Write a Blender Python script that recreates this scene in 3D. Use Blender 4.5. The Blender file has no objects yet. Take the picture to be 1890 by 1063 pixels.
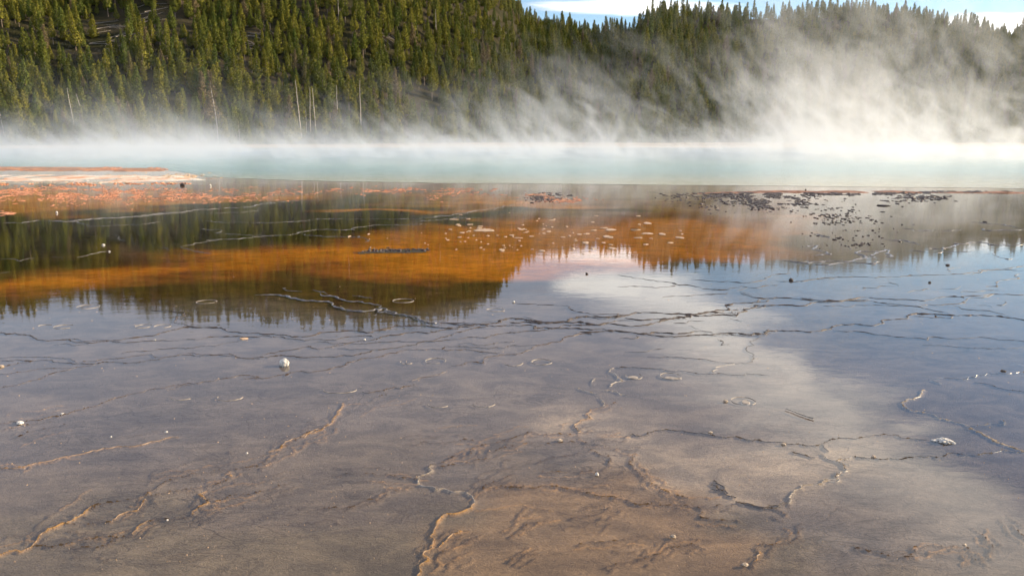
import bpy, bmesh, math, random
import numpy as np
from mathutils import Vector, Matrix, Euler

random.seed(7)
rng = np.random.default_rng(7)
R = math.radians
sc = bpy.context.scene
col = sc.collection

# ------------------------------------------------------------------ camera
FPX, CX, CY = 1420.0, 945.0, 531.5          # focal length and centre, in photo pixels (1890 x 1063)
PITCH = R(11.2)
CAM_H = 2.4
cam = bpy.data.cameras.new('camera')
cam.sensor_width = 36.0
cam.lens = 36.0 * FPX / 1890.0
cam.clip_start = 0.05
cam.clip_end = 20000
cam_o = bpy.data.objects.new('camera', cam)
cam_o.location = (0, 0, CAM_H)
cam_o.rotation_euler = (R(90) - PITCH, 0, 0)
col.objects.link(cam_o)
sc.camera = cam_o

# ------------------------------------------------------------------ light
SUN_EL, SUN_AZ = R(21), R(83)               # azimuth measured from +Y (view direction) towards +X (right)
sun_dir = Vector((math.sin(SUN_AZ) * math.cos(SUN_EL), math.cos(SUN_AZ) * math.cos(SUN_EL), math.sin(SUN_EL)))
sl = bpy.data.lights.new('sun', 'SUN')
sl.energy = 5.0
sl.angle = R(0.6)
sl.color = (1.0, 0.79, 0.52)
so = bpy.data.objects.new('sun', sl)
so.rotation_euler = (-sun_dir).to_track_quat('-Z', 'Y').to_euler()
so.location = (60, 0, 60)
col.objects.link(so)

sc.view_settings.view_transform = 'Standard'
sc.view_settings.look = 'None'
sc.view_settings.gamma = 1.0
sc.view_settings.exposure = 0.82
sc.view_settings.use_curve_mapping = False
sc.cycles.max_bounces = 4
sc.cycles.use_adaptive_sampling = True
sc.cycles.adaptive_threshold = 0.03
sc.cycles.diffuse_bounces = 1
sc.cycles.glossy_bounces = 3
sc.cycles.transmission_bounces = 2
sc.cycles.volume_bounces = 1
sc.cycles.transparent_max_bounces = 8
sc.cycles.use_denoising = True
sc.cycles.volume_max_steps = 256
sc.cycles.caustics_reflective = False
sc.cycles.caustics_refractive = False

# ------------------------------------------------------------------ node helpers
class NT:
    def __init__(self, tree):
        self.t = tree; self.n = tree.nodes; self.l = tree.links
    def add(self, kind, **kw):
        nd = self.n.new(kind)
        for k, v in kw.items():
            if k == 'ins':
                for a, b in v.items():
                    self.set(nd, a, b)
            else:
                setattr(nd, k, v)
        return nd
    def set(self, nd, key, val):
        s = nd.inputs[key]
        if isinstance(val, bpy.types.NodeSocket):
            self.l.new(val, s)
        else:
            s.default_value = val
    def math(self, op, a, b=0.0, c=0.0, clamp=False):
        nd = self.n.new('ShaderNodeMath'); nd.operation = op; nd.use_clamp = clamp
        self.set(nd, 0, a); self.set(nd, 1, b)
        if op in ('MULTIPLY_ADD', 'SMOOTH_MIN', 'SMOOTH_MAX'): self.set(nd, 2, c)
        return nd.outputs[0]
    def mr(self, v, a, b, c=0.0, d=1.0, smooth=True):
        nd = self.n.new('ShaderNodeMapRange')
        nd.interpolation_type = 'SMOOTHSTEP' if smooth else 'LINEAR'
        for k, x in zip((0, 1, 2, 3, 4), (v, a, b, c, d)): self.set(nd, k, x)
        return nd.outputs[0]
    def noise(self, vec, scale, detail=3.0, rough=0.5, dist=0.0, lac=2.0):
        nd = self.n.new('ShaderNodeTexNoise')
        self.set(nd, 'Vector', vec); self.set(nd, 'Scale', scale); self.set(nd, 'Detail', detail)
        self.set(nd, 'Roughness', rough); self.set(nd, 'Distortion', dist); self.set(nd, 'Lacunarity', lac)
        return nd.outputs[0]
    def mapping(self, vec, loc=(0, 0, 0), rot=(0, 0, 0), scale=(1, 1, 1)):
        nd = self.n.new('ShaderNodeMapping')
        self.set(nd, 'Vector', vec)
        nd.inputs['Location'].default_value = loc
        nd.inputs['Rotation'].default_value = rot
        nd.inputs['Scale'].default_value = scale
        return nd.outputs[0]
    def mix(self, fac, a, b, blend='MIX'):
        nd = self.n.new('ShaderNodeMix'); nd.data_type = 'RGBA'; nd.blend_type = blend
        self.set(nd, 0, fac); self.set(nd, 6, a); self.set(nd, 7, b)
        return nd.outputs[2]
    def pos(self):
        return self.n.new('ShaderNodeNewGeometry').outputs['Position']
    def xyz(self, v):
        nd = self.n.new('ShaderNodeSeparateXYZ'); self.set(nd, 0, v); return nd.outputs
    def bump(self, h, strength=1.0, dist=0.01):
        nd = self.n.new('ShaderNodeBump'); self.set(nd, 'Height', h)
        nd.inputs['Strength'].default_value = strength; nd.inputs['Distance'].default_value = dist
        return nd.outputs[0]

def mat_new(name):
    m = bpy.data.materials.new(name); m.use_nodes = True
    m.node_tree.nodes.clear()
    t = NT(m.node_tree)
    out = t.add('ShaderNodeOutputMaterial')
    return m, t, out

def c4(c): return (c[0], c[1], c[2], 1.0)

# ------------------------------------------------------------------ pixel -> ground geometry
def pix_dir(px, py):
    x = (px - CX) / FPX; y = -(py - CY) / FPX
    c, s = math.cos(PITCH), math.sin(PITCH)
    return Vector((x, c + y * s, -s + y * c))
def gnd(px, py, z=0.0):
    d = pix_dir(px, py)
    t = (z - CAM_H) / d.z
    return Vector((d.x * t, d.y * t, z))
def mpp(p):                                   # metres per photo pixel at a world point
    c, s = math.cos(PITCH), math.sin(PITCH)
    return (p.y * c - (p.z - CAM_H) * s) / FPX
def to_pix(x, y, z):                          # numpy: world -> photo pixel
    c, s = math.cos(PITCH), math.sin(PITCH)
    dz = z - CAM_H
    depth = y * c - dz * s
    up = y * s + dz * c
    return CX + FPX * x / depth, CY - FPX * up / depth, depth

# ------------------------------------------------------------------ sky
w = bpy.data.worlds.new('World'); sc.world = w
w.use_nodes = True
w.node_tree.nodes.clear()
t = NT(w.node_tree)
wo = t.add('ShaderNodeOutputWorld')
sky = t.add('ShaderNodeTexSky', sky_type='NISHITA')
sky.sun_disc = False
sky.sun_elevation = SUN_EL
sky.sun_rotation = SUN_AZ
sky.air_density = 1.0
sky.dust_density = 0.15
sky.ozone_density = 3.0
tc = t.add('ShaderNodeTexCoord')
dx, dy, dz = t.xyz(tc.outputs['Generated'])
zz = t.math('MAXIMUM', t.math('ADD', dz, 0.06), 0.03)
pxx = t.math('DIVIDE', dx, zz); pyy = t.math('DIVIDE', dy, zz)
cmb = t.add('ShaderNodeCombineXYZ'); t.set(cmb, 0, pxx); t.set(cmb, 1, pyy)
pv = cmb.outputs[0]
nA = t.noise(t.mapping(pv, scale=(1.0, 0.75, 1)), 0.9, 6.0, 0.55, 0.5)
nB = t.noise(t.mapping(pv, loc=(4.1, 2.2, 0), rot=(0, 0, 0.5), scale=(1.0, 1.7, 1)), 1.9, 6.0, 0.6, 0.8)
# a cloud bank lies left of a slanting edge, open blue to the right of it
edge = t.math('SUBTRACT', t.math('MULTIPLY_ADD', pyy, -0.128, 1.50), pxx)
edge = t.math('ADD', edge, t.math('MULTIPLY', t.math('SUBTRACT', nB, 0.5), 0.9))
bank = t.mr(edge, -0.08, 0.20)
deep = t.mr(edge, 0.22, 0.75)
puff = t.mr(nB, 0.44, 0.66)
def blob(cx, cy, rx, ry, hi=0.95, lo=0.45):
    a = t.math('DIVIDE', t.math('SUBTRACT', pxx, cx), rx); b = t.math('DIVIDE', t.math('SUBTRACT', pyy, cy), ry)
    q = t.math('ADD', t.math('MULTIPLY', a, a), t.math('MULTIPLY', b, b))
    q = t.math('ADD', q, t.math('MULTIPLY', t.math('SUBTRACT', nB, 0.5), 2.4))
    return t.mr(q, hi, lo)
cum = t.math('MAXIMUM', blob(0.46, 3.92, 0.29, 0.34), t.math('MAXIMUM', blob(0.70, 4.62, 0.55, 0.22, 1.5, -0.4), blob(3.0, 4.9, 0.6, 0.35, 1.4, 0.0)))
bank = t.math('MULTIPLY', bank, t.mr(pyy, 4.5, 4.0))
veil = t.math('MULTIPLY', bank, t.math('SUBTRACT', 0.92, t.math('MULTIPLY', deep, t.mr(puff, 0, 1, 0.45, 0.15))))
mask = t.math('MAXIMUM', veil, cum, clamp=True)
shade = t.math('MULTIPLY', deep, t.math('SUBTRACT', 1.0, cum))
cloud_col = t.mix(shade, c4((1.45, 1.42, 1.36)), c4((0.62, 0.62, 0.70)))
bg1 = t.add('ShaderNodeBackground'); t.set(bg1, 'Color', sky.outputs[0]); bg1.inputs["Strength"].default_value = 0.11
bg2 = t.add('ShaderNodeBackground'); t.set(bg2, 'Color', cloud_col); bg2.inputs['Strength'].default_value = 0.78
mx = t.add('ShaderNodeMixShader'); t.set(mx, 0, mask); t.set(mx, 1, bg1.outputs[0]); t.set(mx, 2, bg2.outputs[0])
t.l.new(mx.outputs[0], wo.inputs['Surface'])

# ------------------------------------------------------------------ python noise
def _hash(ix, iy, seed):
    h = (ix.astype(np.int64) * 374761393 + iy.astype(np.int64) * 668265263 + seed * 1442695041) & 0x7fffffff
    h = ((h ^ (h >> 13)) * 1274126177) & 0x7fffffff
    h = (h ^ (h >> 16)) & 0xffff
    return h / 65535.0
def vnoise(x, y, seed=0):
    x = np.asarray(x, float); y = np.asarray(y, float)
    ix = np.floor(x); iy = np.floor(y); fx = x - ix; fy = y - iy
    ux = fx * fx * (3 - 2 * fx); uy = fy * fy * (3 - 2 * fy)
    a = _hash(ix, iy, seed); b = _hash(ix + 1, iy, seed); c = _hash(ix, iy + 1, seed); d = _hash(ix + 1, iy + 1, seed)
    return (a + (b - a) * ux) * (1 - uy) + (c + (d - c) * ux) * uy
def fbm(x, y, seed=0, oct=4):
    s = 0; a = 1.0; tot = 0
    for o in range(oct):
        s = s + a * vnoise(x * 2 ** o, y * 2 ** o, seed + o * 17); tot += a; a *= 0.5
    return s / tot
def sstep(a, b, x):
    u = np.clip((np.asarray(x, float) - a) / (b - a), 0, 1); return u * u * (3 - 2 * u)

# ------------------------------------------------------------------ object helpers
def new_mesh(name, verts, faces, smooth=False):
    me = bpy.data.meshes.new(name)
    me.from_pydata([tuple(v) for v in verts], [], [tuple(f) for f in faces])
    if smooth: me.polygons.foreach_set('use_smooth', [True] * len(me.polygons))
    me.update()
    return me
def link(name, me, mat=None, parent=None):
    o = bpy.data.objects.new(name, me); col.objects.link(o)
    if mat is not None and me is not None and len(me.materials) == 0: me.materials.append(mat)
    if parent is not None: o.parent = parent
    return o
def tag(o, label=None, cat=None, group=None, kind=None):
    if label: o['label'] = label
    if cat: o['category'] = cat
    if group: o['group'] = group
    if kind: o['kind'] = kind
    return o
def grid_faces(n, m):                          # n rows, m columns
    i = np.arange(n - 1)[:, None] * m + np.arange(m - 1)[None, :]
    i = i.ravel()
    return np.stack([i, i + 1, i + m + 1, i + m], 1)
def grid_mesh(name, V, n, m, smooth=True):
    F = grid_faces(n, m)
    me = bpy.data.meshes.new(name)
    me.vertices.add(len(V)); me.vertices.foreach_set('co', np.asarray(V, np.float32).ravel())
    me.loops.add(F.size); me.loops.foreach_set('vertex_index', F.ravel().astype(np.int32))
    me.polygons.add(len(F)); me.polygons.foreach_set('loop_start', np.arange(0, F.size, 4, dtype=np.int32))
    me.polygons.foreach_set('loop_total', np.full(len(F), 4, np.int32))
    me.polygons.foreach_set('use_smooth', np.full(len(F), smooth))
    me.update(calc_edges=True); me.validate()
    return me

# ------------------------------------------------------------------ materials
def simple_mat(name, c, rough=0.6, var=0.25, scale=20.0, ior=1.4, bump=0.0, rnd=0.0):
    m, t, out = mat_new(name)
    n = t.noise(t.pos(), scale, 4.0, 0.6)
    a = tuple(x * (1 - var) for x in c); b = tuple(min(1, x * (1 + var)) for x in c)
    cc = t.mix(t.mr(n, 0.3, 0.7), c4(a), c4(b))
    if rnd:
        oi = t.add('ShaderNodeObjectInfo')
        cc = t.mix(t.math('MULTIPLY', oi.outputs['Random'], rnd), cc, c4(tuple(x * 0.35 for x in c)))
    p = t.add('ShaderNodeBsdfPrincipled')
    t.set(p, 'Base Color', cc); p.inputs['Roughness'].default_value = rough; p.inputs['IOR'].default_value = ior
    if bump: t.set(p, 'Normal', t.bump(n, 1.0, bump))
    t.l.new(p.outputs[0], out.inputs['Surface'])
    return m

# ground mat: colour per vertex (bacterial zones, with some reflected steam and forest painted in), grain and crinkle from noise
M_mat, t, out = mat_new('microbial_mat')
at = t.add('ShaderNodeAttribute', attribute_name='zone')
P = t.pos()
n1 = t.noise(t.mapping(P, rot=(0, 0, 0.5), scale=(1.0, 1.7, 1.0)), 2.2, 6.0, 0.62, 0.8)
n2 = t.noise(t.mapping(P, rot=(0, 0, 0.5), scale=(1.0, 1.45, 1.0)), 19.0, 5.0, 0.70, 1.8)
n3 = t.noise(P, 110.0, 2.0, 0.6)
v1 = t.noise(t.mapping(P, rot=(0, 0, 0.3), scale=(1.0, 2.2, 1.0)), 1.5, 5.0, 0.55, 1.0)
vein = t.mr(t.math('ABSOLUTE', t.math('SUBTRACT', v1, 0.5)), 0.0, 0.022, 1.0, 0.0)
v2 = t.noise(t.mapping(P, loc=(7, 3, 0), rot=(0, 0, 0.2), scale=(1.0, 2.6, 1.0)), 4.5, 4.0, 0.55, 1.2)
vein2 = t.mr(t.math('ABSOLUTE', t.math('SUBTRACT', v2, 0.5)), 0.0, 0.03, 1.0, 0.0)
vpatch = t.mr(t.noise(P, 0.55, 3.0, 0.5), 0.42, 0.62)
vv = t.math('MULTIPLY', t.math('MAXIMUM', t.math('MULTIPLY', vein, 0.9), t.math('MULTIPLY', vein2, 0.6)), vpatch)
cc = t.mix(1.0, at.outputs['Color'], t.mix(t.mr(n1, 0.30, 0.72), c4((0.70, 0.70, 0.72)), c4((1.28, 1.24, 1.16))), 'MULTIPLY')
cc = t.mix(1.0, cc, t.mix(t.mr(n2, 0.28, 0.72), c4((0.82, 0.81, 0.80)), c4((1.16, 1.15, 1.13))), 'MULTIPLY')
cc = t.mix(1.0, cc, t.mix(t.mr(n3, 0.35, 0.75), c4((0.95, 0.95, 0.95)), c4((1.10, 1.08, 1.05))), 'MULTIPLY')
cc = t.mix(t.math('MULTIPLY', vv, 0.55), cc, t.mix(1.0, cc, c4((0.36, 0.33, 0.30)), 'MULTIPLY'))
d = t.add('ShaderNodeBsdfDiffuse'); t.set(d, 'Color', cc)
hb = t.math('SUBTRACT', t.math('ADD', n2, t.math('MULTIPLY', n3, 0.25)), t.math('MULTIPLY', vv, 0.35))
t.set(d, 'Normal', t.bump(hb, 1.0, 0.012))
t.l.new(d.outputs[0], out.inputs['Surface'])

# thin clear water
M_film, t, out = mat_new('shallow_water')
P = t.pos()
r1 = t.noise(t.mapping(P, rot=(0, 0, 0.2), scale=(1.0, 2.0, 1.0)), 3.0, 3.0, 0.5, 0.3)
r2 = t.noise(t.mapping(P, rot=(0, 0, 0.1), scale=(1.0, 2.6, 1.0)), 22.0, 3.0, 0.6, 0.8)
gusty = t.mr(t.noise(P, 0.22, 2.0, 0.5), 0.45, 0.70)
h = t.math('ADD', t.math('MULTIPLY', r1, 0.0007), t.math('MULTIPLY', t.math('MULTIPLY', r2, t.math('MULTIPLY_ADD', gusty, 0.9, 0.25)), 0.00012))
nb = t.bump(h, 1.0, 1.0)
fr = t.add('ShaderNodeFresnel')
# light leaving the film from below has been refracted already: same reflectance on both faces
bf = t.add('ShaderNodeNewGeometry').outputs['Backfacing']
t.set(fr, 'IOR', t.mr(bf, 0.0, 1.0, 1.36, 1 / 1.36, smooth=False))
t.set(fr, 'Normal', nb)
gl = t.add('ShaderNodeBsdfGlossy'); gl.inputs['Roughness'].default_value = 0.012; t.set(gl, 'Normal', nb)
gl.inputs['Color'].default_value = (1, 1, 1, 1)
tr = t.add('ShaderNodeBsdfTransparent'); tr.inputs['Color'].default_value = (0.97, 0.96, 0.94, 1)
mx = t.add('ShaderNodeMixShader'); t.set(mx, 0, fr.outputs[0]); t.set(mx, 1, tr.outputs[0]); t.set(mx, 2, gl.outputs[0])
t.l.new(mx.outputs[0], out.inputs['Surface'])

# deep spring: milky turquoise water with wind ripples
M_lake, t, out = mat_new('spring_water')
P = t.pos()
y_ = t.xyz(P)[1]
r1 = t.noise(t.mapping(P, scale=(0.35, 1.0, 1.0)), 1.1, 4.0, 0.6, 0.4)
r2 = t.noise(t.mapping(P, scale=(0.5, 1.0, 1.0)), 5.0, 3.0, 0.6, 0.3)
h = t.math('ADD', t.math('MULTIPLY', r1, 0.05), t.math('MULTIPLY', r2, 0.012))
lc = t.mix(t.mr(y_, 36, 56), c4((0.40, 0.39, 0.27)), c4((0.10, 0.31, 0.36)))
lc = t.mix(t.mr(y_, 60, 110), lc, c4((0.03, 0.22, 0.42)))
p = t.add('ShaderNodeBsdfPrincipled'); t.set(p, 'Base Color', lc)
p.inputs['Roughness'].default_value = 0.10; p.inputs['IOR'].default_value = 1.333
t.set(p, 'Normal', t.bump(h, 1.0, 1.0))
t.l.new(p.outputs[0], out.inputs['Surface'])

M_rim_dark = simple_mat('rim_dark', (0.070, 0.054, 0.046), 0.55, 0.4, 25, 1.333)
M_rim_brown = simple_mat('rim_brown', (0.085, 0.058, 0.040), 0.4, 0.35, 25, 1.333)
M_rim_tan = simple_mat('rim_tan', (0.27, 0.18, 0.10), 0.45, 0.4, 18, 1.333)
M_rim_pale = simple_mat('rim_pale', (0.34, 0.29, 0.235), 0.4, 0.35, 18, 1.333)
M_wrinkle = simple_mat('mat_wrinkle', (0.150, 0.108, 0.068), 1.0, 0.35, 22, 1.0)
M_wrinkle_tan = simple_mat('mat_wrinkle_tan', (0.25, 0.17, 0.09), 1.0, 0.35, 22, 1.0)
M_rim_grey = simple_mat('rim_grey', (0.16, 0.15, 0.145), 0.22, 0.35, 18, 1.333)
M_sinter = simple_mat('white_sinter', (0.72, 0.67, 0.58), 0.8, 0.18, 30, 1.4, 0.01)
M_stone = simple_mat('pale_stone', (0.60, 0.57, 0.52), 0.85, 0.2, 60, 1.4, 0.004)
M_darkstone = simple_mat('dark_stone', (0.06, 0.05, 0.045), 0.7, 0.3, 40)
M_tanstone = simple_mat('tan_stone', (0.40, 0.32, 0.24), 0.8, 0.3, 40)
M_flake = simple_mat('pale_flake', (0.46, 0.32, 0.20), 0.6, 0.25, 12)
M_orange = simple_mat('orange_crust', (0.40, 0.17, 0.085), 0.65, 0.5, 1.5)
M_black = simple_mat('dark_crust', (0.050, 0.036, 0.032), 0.55, 0.5, 4.0)
M_ring = simple_mat('pale_ring', (0.30, 0.26, 0.22), 0.6, 0.3, 20)
M_wood = simple_mat('weathered_wood', (0.42, 0.38, 0.33), 0.85, 0.3, 3)
M_bark = simple_mat('bark', (0.16, 0.125, 0.095), 0.9, 0.35, 3)

def foliage_mat(name, a, b, dark):
    m, t, out = mat_new(name)
    oi = t.add('ShaderNodeObjectInfo')
    n = t.noise(t.pos(), 0.9, 3.0, 0.6)
    c = t.mix(oi.outputs['Random'], c4(a), c4(b))
    c = t.mix(t.mr(n, 0.42, 0.75), c, c4(dark))
    c = t.mix(t.mr(oi.outputs['Random'], 0.955, 0.965), c, c4((0.19, 0.15, 0.085)))
    df = t.add('ShaderNodeBsdfDiffuse'); t.set(df, 'Color', c)
    tl = t.add('ShaderNodeBsdfTranslucent'); t.set(tl, 'Color', c)
    mx = t.add('ShaderNodeMixShader'); mx.inputs[0].default_value = 0.06
    t.set(mx, 1, df.outputs[0]); t.set(mx, 2, tl.outputs[0])
    t.l.new(mx.outputs[0], out.inputs['Surface'])
    return m
M_needle = foliage_mat('pine_needles', (0.240, 0.222, 0.040), (0.098, 0.135, 0.034), (0.075, 0.092, 0.024))
M_sparse = foliage_mat('sparse_needles', (0.16, 0.14, 0.06), (0.14, 0.13, 0.05), (0.09, 0.08, 0.04))

# ------------------------------------------------------------------ rims of the micro-terraces
def T(ox, oy, k, pts): return [(ox + x / k, oy + y / k) for x, y in pts]
K8 = 3.9375; K4 = 4.725
RIMS = []     # (pixel polyline, material, width px, height factor)
def rims(ox, oy, k, lines):
    for ln in lines:
        mat, wpx, pts = ln[0], ln[1], ln[2]
        RIMS.append((T(ox, oy, k, pts), mat, wpx))
D, B_, TN, PL, GR = M_rim_dark, M_rim_brown, M_rim_tan, M_rim_pale, M_rim_grey
rims(0, 540, K8, [
 (D, 3.2, [(-200, 300), (0, 290), (110, 295), (200, 310), (260, 330), (330, 347), (430, 345), (620, 362), (800, 348), (950, 330), (1130, 310), (1220, 280), (1330, 252), (1530, 252), (1640, 275), (1750, 292), (1890, 295)]),
 (D, 2.4, [(430, 345), (480, 338), (600, 350), (800, 348), (850, 360), (1000, 357), (1130, 347), (1350, 340), (1560, 320), (1750, 318), (1890, 325)]),
 (D, 1.8, [(390, 378), (520, 383), (650, 370), (800, 348)]),
 (D, 3.4, [(-200, 490), (0, 495), (200, 495), (300, 490), (420, 503), (560, 517), (700, 515), (830, 503), (950, 510), (1100, 490), (1280, 460), (1370, 452), (1450, 463), (1600, 452), (1700, 455), (1800, 480), (1890, 480)]),
 (D, 2.0, [(-100, 480), (0, 475), (150, 465), (280, 465), (420, 475), (560, 510)]),
 (B_, 2.0, [(600, 500), (800, 478), (920, 470), (1050, 450), (1350, 440), (1700, 450), (1830, 475), (1890, 478)]),
 (B_, 2.0, [(0, 545), (120, 515), (260, 488)]),
 (B_, 2.0, [(-100, 710), (0, 690), (120, 672), (220, 640), (400, 580), (560, 540), (700, 520)]),
 (B_, 2.6, [(-200, 960), (0, 950), (120, 945), (280, 925), (420, 900), (480, 880), (580, 850), (680, 825), (820, 770), (930, 740), (1100, 700), (1230, 680), (1400, 660), (1560, 640), (1650, 620), (1780, 600), (1890, 620)]),
 (B_, 1.8, [(1210, 710), (1300, 680), (1400, 665)]),
 (D, 2.2, [(1100, 125), (1250, 135), (1340, 150), (1350, 165), (1280, 185), (1270, 205), (1330, 225), (1400, 245), (1430, 252)]),
 (B_, 2.0, [(-60, 1010), (0, 1000), (100, 980), (250, 950), (400, 930)]),
 (B_, 1.8, [(100, 1050), (200, 1010), (330, 985), (480, 950)]),
 (B_, 1.6, [(0, 590), (200, 570), (400, 550), (520, 545)]),
 (D, 1.5, [(880, 440), (1050, 425), (1250, 405), (1450, 390), (1650, 365), (1830, 335)]),
])
rims(470, 540, K8, [
 (GR, 5.0, [(0, 15), (150, 15), (250, 30), (330, 50), (450, 62), (540, 65), (590, 105), (660, 125), (850, 130), (920, 120), (990, 150), (1080, 160), (1190, 185), (1240, 215)]),
 (D, 4.0, [(1240, 215), (1320, 225), (1430, 225), (1560, 237), (1700, 230), (1780, 205), (1890, 185)]),
 (GR, 3.6, [(480, 0), (590, 30), (680, 62), (830, 75), (920, 100), (1000, 140), (1100, 165), (1240, 215)]),
 (GR, 2.4, [(710, 20), (800, 35), (860, 40)]),
 (D, 3.4, [(0, 290), (200, 305), (380, 318), (480, 290), (700, 275), (950, 268), (1080, 245), (1210, 240), (1300, 250), (1430, 258), (1560, 240)]),
 (D, 2.2, [(0, 325), (200, 320), (330, 340), (500, 345), (650, 325), (800, 312), (860, 322)]),
 (D, 3.4, [(0, 472), (100, 470), (200, 455), (280, 460), (340, 470), (600, 465), (720, 458), (800, 440), (870, 415), (1000, 402), (1150, 380), (1300, 350), (1340, 330), (1450, 300), (1560, 265), (1700, 240), (1890, 235)]),
 (D, 3.2, [(50, 455), (180, 425), (300, 410), (460, 412), (560, 395), (680, 370), (760, 350), (850, 345), (920, 320), (1000, 310), (1130, 290), (1270, 295), (1380, 268), (1500, 248), (1600, 240)]),
 (D, 2.4, [(430, 362), (560, 370), (640, 365), (760, 372), (900, 360), (1050, 350), (1250, 352), (1450, 340), (1560, 322), (1680, 328), (1780, 300), (1890, 285)]),
 (B_, 3.4, [(-80, 622), (0, 620), (130, 608), (230, 600), (400, 580), (530, 560), (640, 535), (750, 490), (880, 470), (1030, 438), (1120, 412), (1250, 410), (1380, 398), (1400, 420), (1520, 412), (1640, 430), (1780, 440)]),
 (B_, 3.2, [(780, 722), (900, 715), (1050, 695), (1170, 665)]),
 (B_, 2.6, [(1140, 640), (1220, 615), (1330, 595), (1400, 570)]),
 (B_, 3.0, [(1430, 530), (1490, 525), (1540, 505), (1600, 503), (1660, 512), (1740, 460), (1830, 448), (1890, 445)]),
 (TN, 4.0, [(640, 800), (620, 850), (590, 890), (570, 940), (500, 980), (400, 1020), (330, 1050)]),
 (B_, 2.2, [(640, 845), (740, 810), (850, 780), (960, 735)]),
 (D, 1.6, [(600, 405), (800, 410), (870, 415)]),
 (D, 1.6, [(1380, 395), (1500, 390), (1700, 405), (1890, 385)]),
 (D, 1.5, [(1480, 370), (1680, 382), (1800, 360), (1890, 358)]),
])
rims(940, 540, K8, [
 (D, 1.8, [(30, 75), (180, 80), (330, 92), (420, 95), (470, 130), (550, 148), (700, 155), (850, 162), (910, 145)]),
 (D, 4.6, [(0, 185), (100, 190), (180, 208), (300, 215), (430, 205), (490, 180), (560, 172), (700, 180), (850, 165), (920, 145), (1050, 145), (1200, 155), (1330, 160), (1450, 140), (1600, 125), (1570, 90), (1620, 80), (1750, 75), (1870, 65), (1890, 50)]),
 (D, 4.6, [(0, 215), (120, 212), (250, 222), (400, 210), (520, 215), (650, 235), (800, 235), (960, 240), (1100, 205), (1250, 180), (1330, 165), (1480, 165), (1650, 165), (1700, 120), (1780, 95), (1890, 95)]),
 (D, 3.0, [(0, 235), (130, 235), (180, 265), (330, 260), (400, 235), (560, 235), (700, 220), (900, 205)]),
 (D, 4.4, [(840, 185), (950, 200), (1080, 190), (1200, 185), (1300, 170), (1420, 150), (1560, 130)]),
 (D, 3.2, [(0, 285), (150, 278), (330, 258), (480, 258), (600, 270), (680, 262), (780, 275), (900, 290), (960, 300), (1080, 290), (1220, 300), (1330, 285), (1480, 290)]),
 (D, 3.8, [(480, 295), (650, 285), (780, 280), (950, 300), (1050, 310), (1180, 318), (1300, 312), (1460, 308), (1600, 295), (1750, 305), (1830, 300), (1890, 265)]),
 (B_, 3.4, [(0, 445), (90, 440), (170, 410), (190, 385), (270, 375), (370, 355), (400, 325), (470, 310), (560, 295), (600, 305)]),
 (D, 2.0, [(0, 385), (200, 378)]),
 (D, 1.8, [(840, 432), (970, 430), (1060, 410), (1130, 405)]),
 (D, 1.8, [(800, 330), (900, 335), (940, 325), (930, 310)]),
 (D, 2.2, [(1000, 465), (1150, 465), (1280, 478), (1420, 482), (1520, 505), (1640, 515), (1740, 510), (1780, 480), (1760, 440), (1720, 410), (1780, 380), (1780, 340), (1830, 320), (1890, 290)]),
 (PL, 1.8, [(1640, 515), (1500, 540), (1470, 570), (1490, 582)]),
 (D, 2.0, [(760, 545), (890, 540), (1100, 550), (1280, 570), (1450, 590), (1700, 600), (1890, 600)]),
 (PL, 3.0, [(760, 545), (720, 575), (780, 600), (820, 635), (760, 655), (730, 680)]),
 (PL, 2.2, [(500, 690), (560, 715), (650, 735)]),
 (PL, 2.4, [(690, 710), (770, 715), (800, 740), (860, 745)]),
 (PL, 2.0, [(625, 620), (610, 670)]),
 (PL, 2.6, [(650, 765), (680, 790), (680, 820)]),
 (B_, 2.4, [(770, 795), (680, 820), (590, 850)]),
 (TN, 4.4, [(590, 850), (600, 910), (510, 940), (480, 980), (500, 1015)]),
 (B_, 3.8, [(500, 1018), (400, 1030), (250, 1025), (130, 1015), (50, 1045), (0, 1057), (-60, 1075)]),
 (D, 3.4, [(830, 1048), (1000, 1035), (1060, 1000), (1200, 1000), (1330, 1015), (1450, 1030), (1650, 1045), (1720, 1065), (1900, 1085)]),
 (D, 2.0, [(1510, 330), (1540, 380), (1600, 370)]),
 (D, 1.8, [(1110, 40), (1300, 25), (1570, 8)]),
 (D, 2.2, [(1680, 0), (1830, 40), (1890, 45)]),
 (D, 2.4, [(1190, 222), (1290, 222), (1420, 205)]),
 (D, 1.6, [(1300, 240), (1410, 275)]),
 (D, 1.6, [(1600, 185), (1660, 200), (1690, 215)]),
])
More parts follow.
